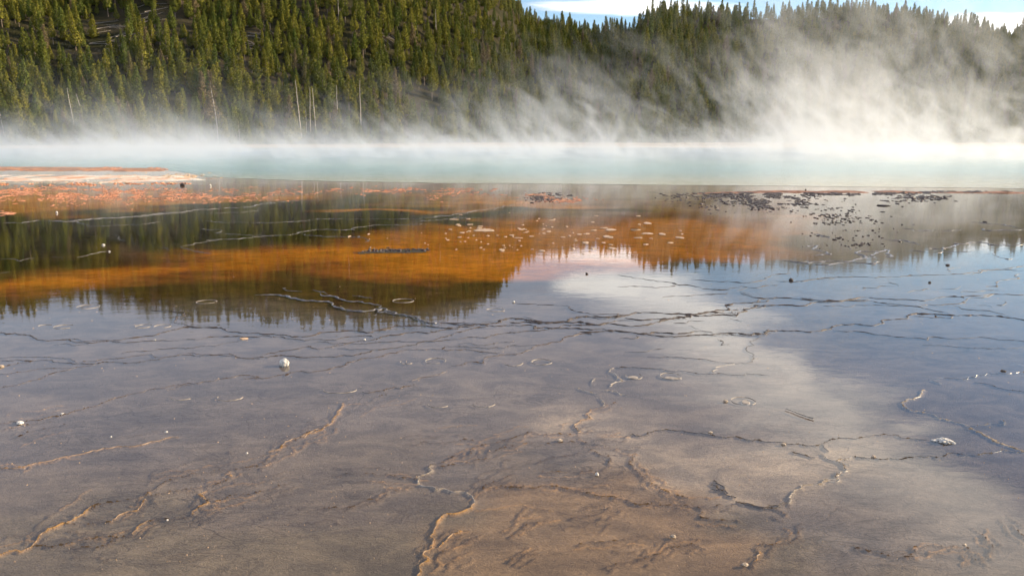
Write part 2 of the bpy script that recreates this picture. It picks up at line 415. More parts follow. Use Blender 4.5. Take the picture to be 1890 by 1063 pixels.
rims(1410, 540, K8, [
 (D, 3.8, [(-60, 70), (0, 45), (130, 38), (260, 48), (400, 55), (600, 55), (760, 35)]),
 (D, 2.2, [(760, 35), (830, 45), (1000, 50), (1150, 60), (1250, 38), (1450, 35), (1600, 20), (1890, 15), (2000, 10)]),
 (D, 3.6, [(-60, 110), (0, 95), (150, 90), (330, 85), (420, 70), (560, 62), (760, 60)]),
 (D, 2.0, [(760, 60), (900, 80), (1130, 103), (1180, 88), (1350, 85), (1450, 65), (1500, 35), (1700, 10)]),
 (D, 1.6, [(430, 95), (620, 102), (800, 88), (1000, 98), (1120, 102), (1250, 135), (1370, 160)]),
 (D, 3.4, [(0, 305), (70, 280), (200, 278), (340, 288), (480, 265), (540, 238), (650, 228), (830, 232), (850, 205), (1000, 190), (1090, 155), (1200, 155), (1370, 165), (1500, 162), (1700, 170), (1890, 200), (2000, 205)]),
 (D, 1.8, [(1090, 170), (1250, 180), (1380, 170)]),
 (D, 2.0, [(500, 270), (750, 290), (1000, 322), (1180, 340), (1240, 322), (1500, 330), (1700, 340), (1890, 355), (2000, 360)]),
 (D, 1.4, [(1150, 380), (1400, 395), (1700, 405), (1890, 395)]),
 (D, 1.6, [(1370, 90), (1500, 125), (1550, 130), (1700, 150), (1800, 180)]),
 (GR, 1.8, [(1220, 625), (1450, 630), (1540, 600), (1740, 590), (1850, 580), (1950, 570)]),
 (PL, 2.2, [(1210, 635), (1300, 660)]),
 (D, 1.8, [(1530, 650), (1650, 670), (1750, 700), (1890, 720), (2000, 735)]),
 (PL, 4.6, [(1170, 705), (1150, 720), (1110, 760), (1030, 775), (1000, 800), (1050, 845)]),
 (PL, 2.8, [(1050, 845), (1150, 865), (1270, 910), (1420, 945), (1500, 975), (1590, 1025), (1640, 1060)]),
 (GR, 1.8, [(1500, 965), (1740, 960), (1740, 920)]),
 (D, 2.0, [(1750, 60), (1760, 75), (1740, 90), (1690, 92)]),
 (D, 1.8, [(1550, 95), (1620, 92), (1660, 107)]),
 (PL, 1.8, [(1810, 510), (1900, 530)]),
])
rims(0, 790, K8, [
 (TN, 2.2, [(0, 280), (150, 280), (300, 245), (450, 210), (570, 190), (720, 155), (850, 130), (1100, 95), (1300, 60)]),
 (TN, 5.0, [(-60, 950), (0, 920), (70, 890), (230, 860), (280, 790), (350, 730), (430, 700), (530, 665), (620, 600), (700, 550)]),
 (B_, 4.0, [(620, 600), (700, 550), (850, 525), (950, 515), (1070, 485), (1130, 440), (1200, 385), (1350, 350), (1550, 310), (1700, 290), (1890, 268), (2000, 250)]),
 (B_, 4.2, [(240, 855), (330, 848), (430, 845), (560, 820), (700, 790), (860, 795), (960, 765)]),
 (TN, 3.6, [(960, 765), (1000, 730), (1060, 680), (1090, 665)]),
 (B_, 3.6, [(1090, 672), (1200, 660), (1390, 635), (1500, 540)]),
 (B_, 3.0, [(520, 860), (700, 865), (780, 845), (850, 800)]),
 (B_, 3.2, [(430, 690), (600, 690), (800, 680)]),
 (TN, 3.2, [(810, 680), (850, 640), (920, 605), (1000, 600), (1030, 550), (1060, 510)]),
 (B_, 3.0, [(1080, 490), (1250, 450), (1430, 435), (1560, 405), (1680, 350)]),
 (TN, 2.6, [(1400, 620), (1440, 570), (1520, 540), (1440, 480), (1500, 450)]),
 (B_, 2.4, [(1500, 530), (1650, 500), (1890, 455)]),
 (PL, 3.0, [(530, 660), (570, 625), (600, 625)]),
 (TN, 3.4, [(1660, 310), (1680, 345), (1640, 330)]),
])
rims(470, 790, K8, [
 (B_, 3.0, [(-20, 275), (30, 260), (100, 220), (250, 110), (350, 50), (430, 15), (480, -10)]),
 (TN, 3.0, [(100, 170), (200, 130), (300, 70), (400, 30), (470, 0)]),
 (TN, 6.5, [(1190, 1100), (1200, 1025), (1260, 960), (1220, 920), (1290, 870), (1300, 820), (1275, 785), (1310, 720), (1340, 660), (1420, 620), (1540, 590), (1600, 540)]),
 (PL, 4.6, [(1600, 540), (1510, 460), (1380, 440), (1200, 410), (1180, 360), (1270, 290), (1290, 265)]),
 (B_, 4.6, [(1280, 268), (1380, 235), (1450, 200), (1560, 195), (1600, 135), (1700, 105), (1780, 100), (1890, 65)]),
 (B_, 4.2, [(1350, 275), (1480, 265), (1570, 250), (1620, 225), (1690, 215), (1690, 170), (1780, 150), (1890, 125)]),
 (B_, 3.2, [(450, 580), (600, 570), (700, 575), (900, 530), (970, 450), (1080, 440), (1160, 425)]),
 (B_, 2.4, [(600, 345), (850, 325), (1050, 355), (1170, 365)]),
 (B_, 2.4, [(1590, 470), (1700, 400), (1890, 330)]),
 (B_, 2.4, [(1620, 460), (1750, 430), (1890, 410), (1960, 420)]),
 (B_, 1.8, [(1100, 110), (1350, 100), (1500, 80), (1600, 85)]),
 (B_, 4.0, [(1480, 840), (1600, 795)]),
 (TN, 3.2, [(1340, 860), (1400, 800), (1480, 760), (1560, 740)]),
 (B_, 3.4, [(1330, 930), (1420, 870), (1480, 850)]),
 (B_, 2.2, [(0, 460), (100, 440), (250, 400)]),
])
rims(940, 790, K8, [
 (B_, 3.4, [(0, 130), (140, 105), (200, 120), (300, 105), (440, 90), (540, 98), (680, 115), (780, 145), (900, 155)]),
 (B_, 4.4, [(-100, 420), (0, 425), (200, 430), (380, 425), (560, 465), (750, 490), (930, 550), (1100, 555), (1250, 550), (1370, 565), (1500, 565), (1650, 545)]),
 (D, 4.4, [(1650, 535), (1720, 540), (1840, 580), (1890, 565), (1960, 570)]),
 (B_, 3.0, [(830, 195), (900, 205), (870, 255)]),
 (B_, 4.4, [(870, 255), (940, 320), (1000, 380), (1080, 415), (1130, 450), (1200, 480), (1300, 500)]),
 (B_, 3.0, [(1090, 460), (1130, 485), (1200, 510), (1300, 525)]),
 (B_, 2.6, [(620, 80), (830, 90), (850, 75)]),
 (B_, 3.0, [(0, 780), (150, 690), (300, 670)]),
 (B_, 2.6, [(450, 650), (650, 620), (720, 560)]),
 (B_, 3.2, [(500, 840), (650, 820), (850, 800), (950, 795)]),
 (B_, 3.2, [(0, 960), (120, 910), (170, 880)]),
 (D, 3.4, [(1470, 400), (1520, 440), (1560, 450), (1600, 490), (1650, 500)]),
 (D, 3.4, [(1490, 380), (1530, 405), (1560, 420), (1590, 470)]),
 (D, 3.0, [(1470, 440), (1520, 450), (1570, 455)]),
 (B_, 3.0, [(1350, 565), (1400, 650), (1550, 665), (1690, 680)]),
 (B_, 2.6, [(700, 1000), (900, 960), (1150, 860), (1400, 850)]),
 (TN, 3.0, [(1780, 960), (1800, 920), (1830, 890)]),
 (B_, 2.4, [(200, 250), (420, 200), (600, 140), (740, 230), (700, 280), (560, 305), (230, 310)]),
])
rims(1410, 790, K8, [
 (D, 3.4, [(0, 100), (150, 105), (300, 125), (400, 120), (470, 95), (540, 68), (650, 75), (720, 65), (800, 50), (870, 42), (960, 45), (1010, 70), (1190, 78)]),
 (D, 2.6, [(200, 165), (280, 190), (370, 210)]),
 (D, 3.0, [(430, 115), (470, 165)]),
 (D, 4.0, [(0, 575), (110, 570), (180, 540)]),
 (PL, 4.6, [(180, 540), (190, 490), (260, 440), (320, 410), (420, 390), (550, 375), (550, 330), (610, 310), (550, 250), (600, 225), (665, 205)]),
 (PL, 3.6, [(430, 385), (430, 370), (540, 365), (520, 320), (590, 335)]),
 (D, 3.6, [(665, 205), (740, 215), (880, 225), (980, 225), (1060, 210), (1200, 200), (1290, 205), (1450, 190)]),
 (PL, 3.2, [(430, 180), (460, 220), (540, 240), (620, 265)]),
 (GR, 2.4, [(1450, 190), (1590, 185), (1700, 170), (1720, 155), (1800, 170), (1890, 175), (2000, 180)]),
 (PL, 4.4, [(1480, 0), (1590, 40), (1660, 90), (1760, 125), (1890, 165), (2000, 205)]),
 (PL, 2.4, [(1680, 85), (1730, 100)]),
 (B_, 3.8, [(660, 870), (760, 890), (870, 905), (960, 925), (1100, 925)]),
 (B_, 3.2, [(1590, 770), (1660, 850), (1660, 910)]),
 (B_, 3.6, [(1800, 690), (1890, 780), (1960, 840)]),
 (B_, 3.6, [(0, 830), (120, 840), (240, 800), (250, 740), (230, 700)]),
 (B_, 3.4, [(110, 590), (160, 625)]),
 (B_, 3.0, [(1050, 930), (1090, 860), (1300, 855), (1500, 870), (1540, 960)]),
])
rims(1490, 320, K4, [
 (GR, 3.0, [(0, 640), (90, 630), (130, 680), (210, 705), (50, 715)]),
 (GR, 2.0, [(30, 525), (120, 540), (200, 570)]),
 (GR, 3.0, [(-150, 770), (0, 785), (150, 765), (330, 770), (460, 745), (500, 720), (430, 690), (470, 680), (600, 675)]),
 (GR, 2.6, [(60, 795), (200, 795), (380, 775), (560, 790), (640, 770)]),
 (GR, 3.2, [(570, 740), (590, 700), (650, 680), (700, 665), (690, 700), (760, 740)]),
 (GR, 2.4, [(640, 570), (730, 585), (820, 580), (890, 600), (990, 625)]),
 (GR, 2.0, [(910, 660), (1050, 695)]),
 (GR, 2.4, [(1050, 660), (1200, 660), (1280, 630), (1400, 610), (1540, 605), (1600, 625), (1890, 620)]),
 (GR, 2.0, [(1110, 695), (1250, 685), (1430, 685)]),
 (GR, 1.6, [(1420, 425), (1600, 440), (1780, 460), (1890, 480)]),
 (GR, 1.6, [(1510, 480), (1590, 500), (1890, 490)]),
 (D, 2.2, [(-100, 940), (0, 935), (150, 910), (320, 905), (490, 903), (600, 910), (800, 905), (950, 890), (1250, 880), (1400, 870), (1550, 840), (1750, 830), (1890, 800)]),
 (D, 1.8, [(1350, 890), (1450, 880), (1550, 850), (1890, 850)]),
 (D, 1.6, [(470, 1020), (480, 995), (620, 985), (780, 985)]),
 (D, 2.0, [(1560, 1000), (1650, 960), (1760, 925), (1890, 880)]),
 (D, 1.6, [(860, 1040), (1000, 1020), (1070, 1000)]),
 (D, 1.6, [(1150, 1010), (1350, 985)]),
 (D, 1.8, [(1340, 1050), (1500, 1030), (1600, 1020), (1680, 1020)]),
 (GR, 1.6, [(1640, 695), (1750, 750), (1790, 745)]),
 (GR, 2.0, [(340, 640), (370, 665)]),
 (GR, 1.6, [(820, 480), (930, 500), (1200, 500), (1350, 495)]),
 (D, 1.6, [(700, 950), (740, 960), (800, 985)]),
 (D, 1.4, [(1200, 860), (1260, 830), (1340, 820)]),
])
rims(1140, 320, K4, [
 (D, 2.2, [(0, 885), (80, 900), (230, 920), (330, 940), (450, 950), (530, 975), (700, 990), (820, 1012), (900, 1015), (1000, 1000), (1080, 985), (1200, 1000), (1280, 980), (1400, 975)]),
 (D, 2.0, [(640, 925), (850, 940), (1080, 955), (1180, 950), (1300, 920), (1380, 880), (1510, 870)]),
 (D, 1.6, [(0, 990), (200, 985), (450, 990), (530, 970)]),
 (D, 2.2, [(1040, 1030), (1120, 1000), (1090, 985)]),
 (D, 2.0, [(1060, 1030), (1170, 1060)]),
 (GR, 1.8, [(1430, 755), (1600, 775), (1740, 770), (1860, 760)]),
 (D, 1.6, [(730, 1060), (950, 1050), (950, 1035)]),
 (D, 1.8, [(1380, 940), (1600, 940), (1720, 925), (1890, 905)]),
])
rims(0, 300, K4, [
 (GR, 2.2, [(0, 530), (200, 530), (330, 505), (560, 520), (800, 490), (1000, 480), (1200, 465), (1400, 440), (1600, 430), (1890, 400)]),
 (GR, 3.4, [(430, 512), (650, 508), (900, 486), (1150, 474), (1400, 452), (1700, 432)]),
 (GR, 1.6, [(560, 520), (700, 530), (900, 555), (1200, 545), (1400, 510)]),
 (GR, 1.6, [(1000, 635), (1040, 655), (1090, 685)]),
 (GR, 1.8, [(1380, 740), (1480, 770)]),
 (GR, 2.2, [(1570, 740), (1640, 755), (1740, 780), (1850, 795)]),
 (GR, 1.8, [(1570, 735), (1700, 705), (1890, 680)]),
 (GR, 1.6, [(0, 840), (180, 860), (300, 830)]),
 (GR, 1.8, [(680, 830), (780, 800), (950, 775)]),
 (GR, 1.4, [(450, 820), (540, 840)]),
 (GR, 1.4, [(0, 960), (80, 955)]),
])
rims(380, 320, K4, [
 (GR, 1.8, [(0, 415), (150, 430), (400, 430), (700, 425), (900, 410), (1100, 395), (1300, 400), (1890, 400)]),
 (GR, 2.0, [(0, 585), (200, 575), (330, 565), (560, 545), (700, 540), (900, 500), (1100, 490), (1300, 490), (1500, 450), (1890, 440)]),
 (GR, 1.6, [(800, 520), (1000, 545), (1330, 560), (1340, 545), (1390, 600)]),
 (GR, 1.6, [(0, 480), (200, 530), (400, 545), (650, 545)]),
 (GR, 2.4, [(0, 320), (200, 300), (400, 290), (480, 265), (700, 245), (1000, 235)]),
 (GR, 1.4, [(0, 350), (150, 345), (330, 340), (460, 300)]),
 (GR, 1.8, [(700, 995), (840, 1030)]),
 (GR, 1.8, [(930, 1015), (1060, 1050)]),
 (D, 3.6, [(1280, 690), (1550, 680), (1620, 662), (1890, 665), (1960, 670)]),
])
rims(760, 320, K4, [
 (GR, 2.4, [(60, 395), (240, 375), (400, 352), (600, 320), (760, 300), (900, 270)]),
 (GR, 1.8, [(0, 420), (200, 410), (360, 390), (560, 390)]),
 (GR, 1.6, [(0, 375), (150, 378), (300, 365)]),
])

def fractal_line(pts, sub, amp, rnd):
    pts = [Vector(p) for p in pts]
    for lvl in range(sub):
        out = [pts[0]]
        for a, b in zip(pts, pts[1:]):
            d = b - a; L = d.length
            n = Vector((-d.y, d.x, 0)); n = n / (n.length + 1e-9)
            m = (a + b) / 2 + n * rnd.gauss(0, 1) * min(L * 0.13, amp)
            out += [m, b]
        pts = out
    return pts
def rim_line(pix, rnd, jitter=0.0):
    g = [gnd(px + (rnd.gauss(0, jitter * 3) if jitter else 0), py + (rnd.gauss(0, jitter) if jitter else 0)) for px, py in pix]
    L = sum((a - b).length for a, b in zip(g, g[1:]))
    mp = sum(mpp(p) for p in g) / len(g)
    sub = max(1, min(7, int(math.log2(max(2, L / len(g) / (mp * 3.2))))))
    return fractal_line(g, sub, 0.10, rnd)

# ------------------------------------------------------------------ ground: mats and zones
COLS = np.arange(0, 2000, 100)
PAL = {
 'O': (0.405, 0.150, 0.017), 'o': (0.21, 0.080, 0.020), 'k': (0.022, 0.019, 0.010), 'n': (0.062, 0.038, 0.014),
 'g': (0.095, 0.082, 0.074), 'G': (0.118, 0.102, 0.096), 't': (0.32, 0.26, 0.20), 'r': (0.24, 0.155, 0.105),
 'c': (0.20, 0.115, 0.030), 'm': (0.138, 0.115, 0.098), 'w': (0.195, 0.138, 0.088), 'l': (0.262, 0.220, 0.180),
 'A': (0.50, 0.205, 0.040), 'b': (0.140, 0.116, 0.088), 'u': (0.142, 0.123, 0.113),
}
ROWS = [  # pale upper rows and some dark cells paint in reflected steam and forest
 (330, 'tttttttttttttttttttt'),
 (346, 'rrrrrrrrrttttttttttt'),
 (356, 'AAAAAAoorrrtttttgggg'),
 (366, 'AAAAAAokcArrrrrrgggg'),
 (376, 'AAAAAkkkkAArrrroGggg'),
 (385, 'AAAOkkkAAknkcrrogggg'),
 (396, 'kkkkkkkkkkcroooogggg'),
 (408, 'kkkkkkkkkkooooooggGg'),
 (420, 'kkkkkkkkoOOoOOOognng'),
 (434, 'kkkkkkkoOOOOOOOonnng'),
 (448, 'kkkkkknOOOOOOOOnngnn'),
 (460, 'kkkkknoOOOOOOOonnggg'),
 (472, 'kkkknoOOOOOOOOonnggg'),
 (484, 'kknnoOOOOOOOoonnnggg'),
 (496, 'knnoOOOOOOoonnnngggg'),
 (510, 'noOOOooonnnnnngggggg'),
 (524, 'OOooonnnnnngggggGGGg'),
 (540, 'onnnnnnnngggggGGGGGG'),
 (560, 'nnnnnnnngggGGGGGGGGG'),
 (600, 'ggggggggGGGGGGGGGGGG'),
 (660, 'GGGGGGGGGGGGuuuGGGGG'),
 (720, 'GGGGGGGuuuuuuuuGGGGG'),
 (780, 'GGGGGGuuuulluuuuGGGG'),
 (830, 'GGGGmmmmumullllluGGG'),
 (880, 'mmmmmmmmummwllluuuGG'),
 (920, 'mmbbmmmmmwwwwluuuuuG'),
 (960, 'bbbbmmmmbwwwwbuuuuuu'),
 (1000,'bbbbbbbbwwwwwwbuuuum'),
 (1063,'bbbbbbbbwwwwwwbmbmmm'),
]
RV = np.array([r[0] for r in ROWS], float)
TAB = np.array([[PAL[ch] for ch in r[1]] for r in ROWS])
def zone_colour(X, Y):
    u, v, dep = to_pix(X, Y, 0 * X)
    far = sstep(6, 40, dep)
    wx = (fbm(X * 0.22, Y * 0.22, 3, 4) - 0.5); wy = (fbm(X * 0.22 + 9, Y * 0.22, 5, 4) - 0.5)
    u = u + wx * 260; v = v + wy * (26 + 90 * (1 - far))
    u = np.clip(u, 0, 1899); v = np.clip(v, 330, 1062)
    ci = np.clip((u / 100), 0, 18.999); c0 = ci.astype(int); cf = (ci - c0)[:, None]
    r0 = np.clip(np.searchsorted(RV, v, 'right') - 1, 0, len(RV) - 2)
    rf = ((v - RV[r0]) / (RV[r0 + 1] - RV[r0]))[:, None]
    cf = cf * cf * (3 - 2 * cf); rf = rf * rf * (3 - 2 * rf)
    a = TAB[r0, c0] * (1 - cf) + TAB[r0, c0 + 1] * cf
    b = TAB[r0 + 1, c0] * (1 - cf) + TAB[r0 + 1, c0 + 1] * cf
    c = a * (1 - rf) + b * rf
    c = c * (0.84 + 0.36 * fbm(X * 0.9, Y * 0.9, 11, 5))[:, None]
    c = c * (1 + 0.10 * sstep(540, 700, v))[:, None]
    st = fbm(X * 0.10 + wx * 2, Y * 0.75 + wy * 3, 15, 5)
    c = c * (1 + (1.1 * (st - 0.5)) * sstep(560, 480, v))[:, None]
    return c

NR1, NC = 640, 901
Y0, Y1 = 2.2, 14.0
ys = np.concatenate([Y0 * (Y1 / Y0) ** (np.arange(NR1) / (NR1 - 1)), Y1 * (90 / Y1) ** (np.arange(1, 171) / 170), np.linspace(96, 700, 24)])
us = np.linspace(-1, 1, NC)
half = ys * 1.0 + 2.0 + 0.6 * np.maximum(0, ys - 90)
VX = half[:, None] * us[None, :]; VY = np.repeat(ys[:, None], NC, 1)
X = VX.ravel(); Y = VY.ravel()
base_z = -(0.010 + 0.010 * fbm(X * 0.5, Y * 0.5, 21, 4)).reshape(VX.shape)
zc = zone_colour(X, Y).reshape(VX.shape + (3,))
# crests of the micro-terraces, raised out of the mat itself
crest_c = np.zeros((NR1, NC)); crest_col = np.zeros((NR1, NC, 3))
CC = {id(D): (0.050, 0.040, 0.034), id(B_): (0.095, 0.065, 0.044), id(TN): (0.44, 0.26, 0.11), id(PL): (0.36, 0.31, 0.25), id(GR): (0.16, 0.15, 0.14)}
lr = math.log(Y1 / Y0)
def splat(pts, wpx, colr, seed, amp):
    P_ = []; acc = 0.0
    for p, q in zip(pts, pts[1:]):
        L = (q - p).length; k = max(1, int(L / max(0.004, 0.0016 * p.y)))
        for j in range(k): P_.append((p.x + (q.x - p.x) * j / k, p.y + (q.y - p.y) * j / k, acc + L * j / k))
        acc += L
    if not P_: return
    P_ = np.array(P_); px, py, ac = P_[:, 0], P_[:, 1], P_[:, 2]
    ok = (py > Y0) & (py < Y1 * 0.995) & (np.abs(px) < (py + 2) * 0.99)
    px, py, ac = px[ok], py[ok], ac[ok]
    if len(px) == 0: return
    wob = fbm(ac / (py * 0.03) + seed * 3.7, np.full(len(ac), seed * 1.3), 8, 3)
    sig = np.clip(wpx * py / FPX * 0.40 * (0.45 + 1.1 * wob), 0.005, 0.05)
    st = amp * np.clip(0.50 + 1.0 * fbm(ac / (py * 0.012) + seed * 9.1, np.full(len(ac), seed * 2.9), 9, 3), 0, 1.15)
    fi = np.log(py / Y0) / lr * (NR1 - 1); ci0 = np.rint(fi).astype(int)
    hf = py + 2.0
    cj0 = np.rint((px / hf + 1) / 2 * (NC - 1)).astype(int)
    for di in range(-5, 6):
        ii = ci0 + di; okk = (ii >= 0) & (ii < NR1); iic = np.clip(ii, 0, NR1 - 1)
        yy = ys[iic]; hh = half[iic]
        for dj in range(-5, 6):
            jj = np.clip(cj0 + dj, 0, NC - 1)
            xx = us[jj] * hh
            d2 = (xx - px) ** 2 + (yy - py) ** 2
            v = np.where(okk, st * np.exp(-d2 / (2 * sig * sig)), 0)
            old = crest_c[iic, jj].copy()
            np.maximum.at(crest_c, (iic, jj), v)
            up = v > old + 1e-6
            crest_col[iic[up], jj[up]] = colr
for i, (pix, m, wpx) in enumerate(RIMS):
    vmean = sum(q[1] for q in pix) / len(pix)
    if vmean < 590: continue
    splat(rim_line(pix, random.Random(i)), wpx, CC[id(m)], i, 1.0)
    if vmean > 740 and m in (B_, TN):                       # finer wrinkles beside the main crest
        r_ = random.Random(900 + i)
        for k in range(5):
            dy_ = r_.gauss(0, 13); dx_ = r_.gauss(0, 12)
            s0 = r_.randint(0, max(0, len(pix) - 3)); s1 = min(len(pix), s0 + r_.randint(3, 6))
            sub = [(px + dx_, py + dy_) for px, py in pix[s0:s1]]
            if len(sub) > 1: splat(rim_line(sub, random.Random(7000 + i * 7 + k), 2.0), r_.uniform(1.2, 2.6), r_.choice((CC[id(B_)], CC[id(B_)], CC[id(TN)])), i * 10 + k, 0.62)
def box(a, r, ax):
    c = np.cumsum(np.concatenate([np.zeros_like(a.take([0], ax)), a], ax), ax)
    n_ = a.shape[ax]; lo = np.clip(np.arange(n_) - r, 0, n_); hi = np.clip(np.arange(n_) + r + 1, 0, n_)
    return (c.take(hi, ax) - c.take(lo, ax)) / (2 * r + 1)
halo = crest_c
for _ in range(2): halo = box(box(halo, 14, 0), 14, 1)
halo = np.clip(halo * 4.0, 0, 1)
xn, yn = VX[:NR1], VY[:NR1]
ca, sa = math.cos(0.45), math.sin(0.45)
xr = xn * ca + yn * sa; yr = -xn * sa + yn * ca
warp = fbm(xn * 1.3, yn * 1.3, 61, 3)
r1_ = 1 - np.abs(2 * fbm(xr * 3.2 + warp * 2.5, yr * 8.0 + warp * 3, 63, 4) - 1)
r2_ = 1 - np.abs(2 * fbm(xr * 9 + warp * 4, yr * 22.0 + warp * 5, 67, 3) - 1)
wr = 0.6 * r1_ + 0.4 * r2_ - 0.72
zn = base_z[:NR1] + (0.0022 + 0.011 * halo) * wr + 0.0205 * crest_c
zn = np.minimum(zn, 0.007)
base_z[:NR1] = zn
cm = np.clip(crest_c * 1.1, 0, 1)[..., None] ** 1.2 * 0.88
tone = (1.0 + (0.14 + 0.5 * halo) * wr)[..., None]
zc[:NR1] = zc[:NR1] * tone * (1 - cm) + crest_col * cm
V = np.stack([X, Y, base_z.ravel()], 1)
me = grid_mesh('ground', V, len(ys), NC)
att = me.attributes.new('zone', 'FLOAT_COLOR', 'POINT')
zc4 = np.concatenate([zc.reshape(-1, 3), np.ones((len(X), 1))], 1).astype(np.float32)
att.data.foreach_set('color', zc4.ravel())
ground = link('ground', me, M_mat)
tag(ground, kind='structure')
M_bed = simple_mat('brown_bed', (0.13, 0.11, 0.09), 0.9, 0.3, 1.0)
bed = link('ground_bed', new_mesh('ground_bed', [(-400, -80, -0.06), (400, -80, -0.06), (400, 215, -0.06), (-400, 215, -0.06)], [(0, 1, 2, 3)]), M_bed)
tag(bed, kind='structure')

# shallow water film over the mats
film = link('shallow_water', new_mesh('shallow_water', [(-220, -60, 0), (220, -60, 0), (220, 150, 0), (-220, 150, 0)], [(0, 1, 2, 3)]), M_film)
tag(film, kind='structure')

# the spring itself
edge_px = [(-420, 309), (-150, 308), (0, 308), (150, 309), (300, 313), (350, 320), (380, 327), (500, 332), (650, 336), (800, 338), (945, 339),
           (1150, 341), (1350, 343), (1500, 344.5), (1650, 346), (1800, 347.5), (1890, 348.5), (2100, 350), (2500, 352)]
near = [gnd(px, py) for px, py in edge_px]
# densify with a little wobble
nd = []
for i in range(len(near) - 1):
    a, b = near[i], near[i + 1]
    k = max(2, int((b - a).length / 0.6))
    for j in range(k):
        q = a.lerp(b, j / k)
        nd.append((q.x, q.y + 0.28 * (float(fbm(q.x * 0.5, q.y * 0.1 + 3, 31, 3)) - 0.5)))
nd.append((near[-1].x, near[-1].y))
V = []; NR = 14
for (x, y) in nd: V.append((x, y, 0.006))
farpts = []
for i, (x, y) in enumerate(nd):
    s = i / (len(nd) - 1)
    a = -1 + 2 * s
    fx = 14 + a * 150; fy = 112 + 46 * math.sqrt(max(0, 1 - a * a))
    farpts.append((fx, fy))
nE = len(nd)
for r_ in range(1, NR):
    s = r_ / (NR - 1)
    for (x, y), (fx, fy) in zip(nd, farpts):
        V.append((x + (fx - x) * s, y + (fy - y) * s, 0.006))
me = grid_mesh('spring_water', V, NR, nE)
spring = link('spring_water', me, M_lake); tag(spring, kind='structure')

# ------------------------------------------------------------------ rim objects
def rim_mesh(pix, wpx, seed, jitter=0.0, flat=1.0, sunk=False):
    rnd = random.Random(seed)
    pts = rim_line(pix, rnd, jitter)
    n = len(pts)
    V = []; F = []
    off = rnd.random() * 100
    acc = 0
    for i, p in enumerate(pts):
        a = pts[max(0, i - 1)]; b = pts[min(n - 1, i + 1)]
        if i: acc += (pts[i] - pts[i - 1]).length
        d = (b - a); nrm = Vector((-d.y, d.x, 0)); nrm = nrm / (nrm.length + 1e-9)
        local = mpp(p)
        # across-line width: real rims are 1.5 - 6 cm wide
        wv = float(fbm(acc / (local * 26) + off, 0.5, 3, 3))
        wv2 = float(fbm(acc / (local * 9) + off, 7.5, 4, 2))
        wd = min(max(wpx * local * 0.42 * (0.30 + 1.3 * wv * wv2 * 2), 0.003), 0.14)
        hh = min(wd * 0.45, 0.010) * (0.05 + 1.5 * wv2)
        if p.y < 9.0: hh = min(hh, 0.0035)
        else: hh *= 1.5
        e = min(1.0, min(i, n - 1 - i) / 3.0 + 0.15)
        wd *= e; hh *= e * flat
        sk = rnd.gauss(0, 0.2) * wd
        if sunk:
            wd *= 3.0; hh = -0.021 + min(0.30 * wd, 0.018) * (0.35 + 1.1 * wv2) * e
            hh = min(hh, -0.0015)
            for off_, z in ((-1.0, -0.024), (-0.45, hh - 0.003), (0.0, hh), (0.35, hh - 0.005), (0.8, -0.024)):
                q = p + nrm * (off_ * wd + sk * 0.4)
                V.append((q.x, q.y, z))
            continue
        for off_, z in ((-1.0, -0.006), (-0.62, hh * 0.55), (-0.1, hh), (0.55, hh * 0.6), (1.0, -0.006)):
            q = p + nrm * (off_ * wd + sk * 0.4)
            V.append((q.x, q.y, z))
    for i in range(n - 1):
        for j in range(4):
            F.append((i * 5 + j, (i + 1) * 5 + j, (i + 1) * 5 + j + 1, i * 5 + j + 1))
    return new_mesh('mineral_rim', V, F, True)
for i, (pix, m, wpx) in enumerate(RIMS):
    vmean = sum(q[1] for q in pix) / len(pix)
    if m is GR: wpx *= 1.45 if pix[0][0] > 1200 else (0.6 if pix[0][1] < 530 else 0.85)
    if vmean > 740 and m is B_: continue                   # these crests are part of the mat relief
    k_ = 0.5 if vmean > 740 else (0.8 if vmean > 650 else 1.25)
    link('mineral_rim', rim_mesh(pix, wpx * k_, i), m, ground)
    if m is D and wpx >= 3.8:                              # bundles of parallel hair-fine rims beside the thick ones
        for k in range(2):
            s0 = random.randint(0, max(0, len(pix) - 4)); s1 = min(len(pix), s0 + random.randint(4, 8))
            sub = [(px, py + random.uniform(-3.5, 3.5)) for px, py in pix[s0:s1]]
            if len(sub) > 2: link('mineral_rim', rim_mesh(sub, 1.7, 1000 + i * 3 + k, 0.6), M_rim_dark, ground)

# ------------------------------------------------------------------ flakes, rings, crust
def blob_verts(cx, cy, rx, ry, n, seed, z0, z1, rough=0.35):
    rnd = random.Random(seed); ph = [rnd.uniform(0, 6.28) for _ in range(4)]
    V = []
    for ring, (k, z) in enumerate(((1.0, z0), (0.8, z1))):
        for i in range(n):
            a = 6.2832 * i / n
            r = 1 + rough * (0.5 * math.sin(2 * a + ph[0]) + 0.35 * math.sin(3 * a + ph[1]) + 0.3 * math.sin(5 * a + ph[2]))
            V.append((cx + math.cos(a) * rx * r * k, cy + math.sin(a) * ry * r * k, z))
    F = [tuple(n + i for i in range(n))]
    for i in range(n):
        j = (i + 1) % n
        F.append((i, j, n + j, n + i))
    return V, F
def flake(name, px, py, wpx, hpx, mat, seed, label, cat, group, th=0.006):
    p = gnd(px, py); mp = mpp(p)
    dep = CAM_H / math.hypot(p.x, p.y, CAM_H)
    ry = min(hpx * mp / dep, wpx * mp * 2.2) * 0.5
    V, F = blob_verts(0, 0, wpx * mp * 0.5, ry, 12, seed, -0.004, th)
    o = link(name, new_mesh(name, V, F), mat); o.location = (p.x, p.y, 0)
    return tag(o, label, cat, group)

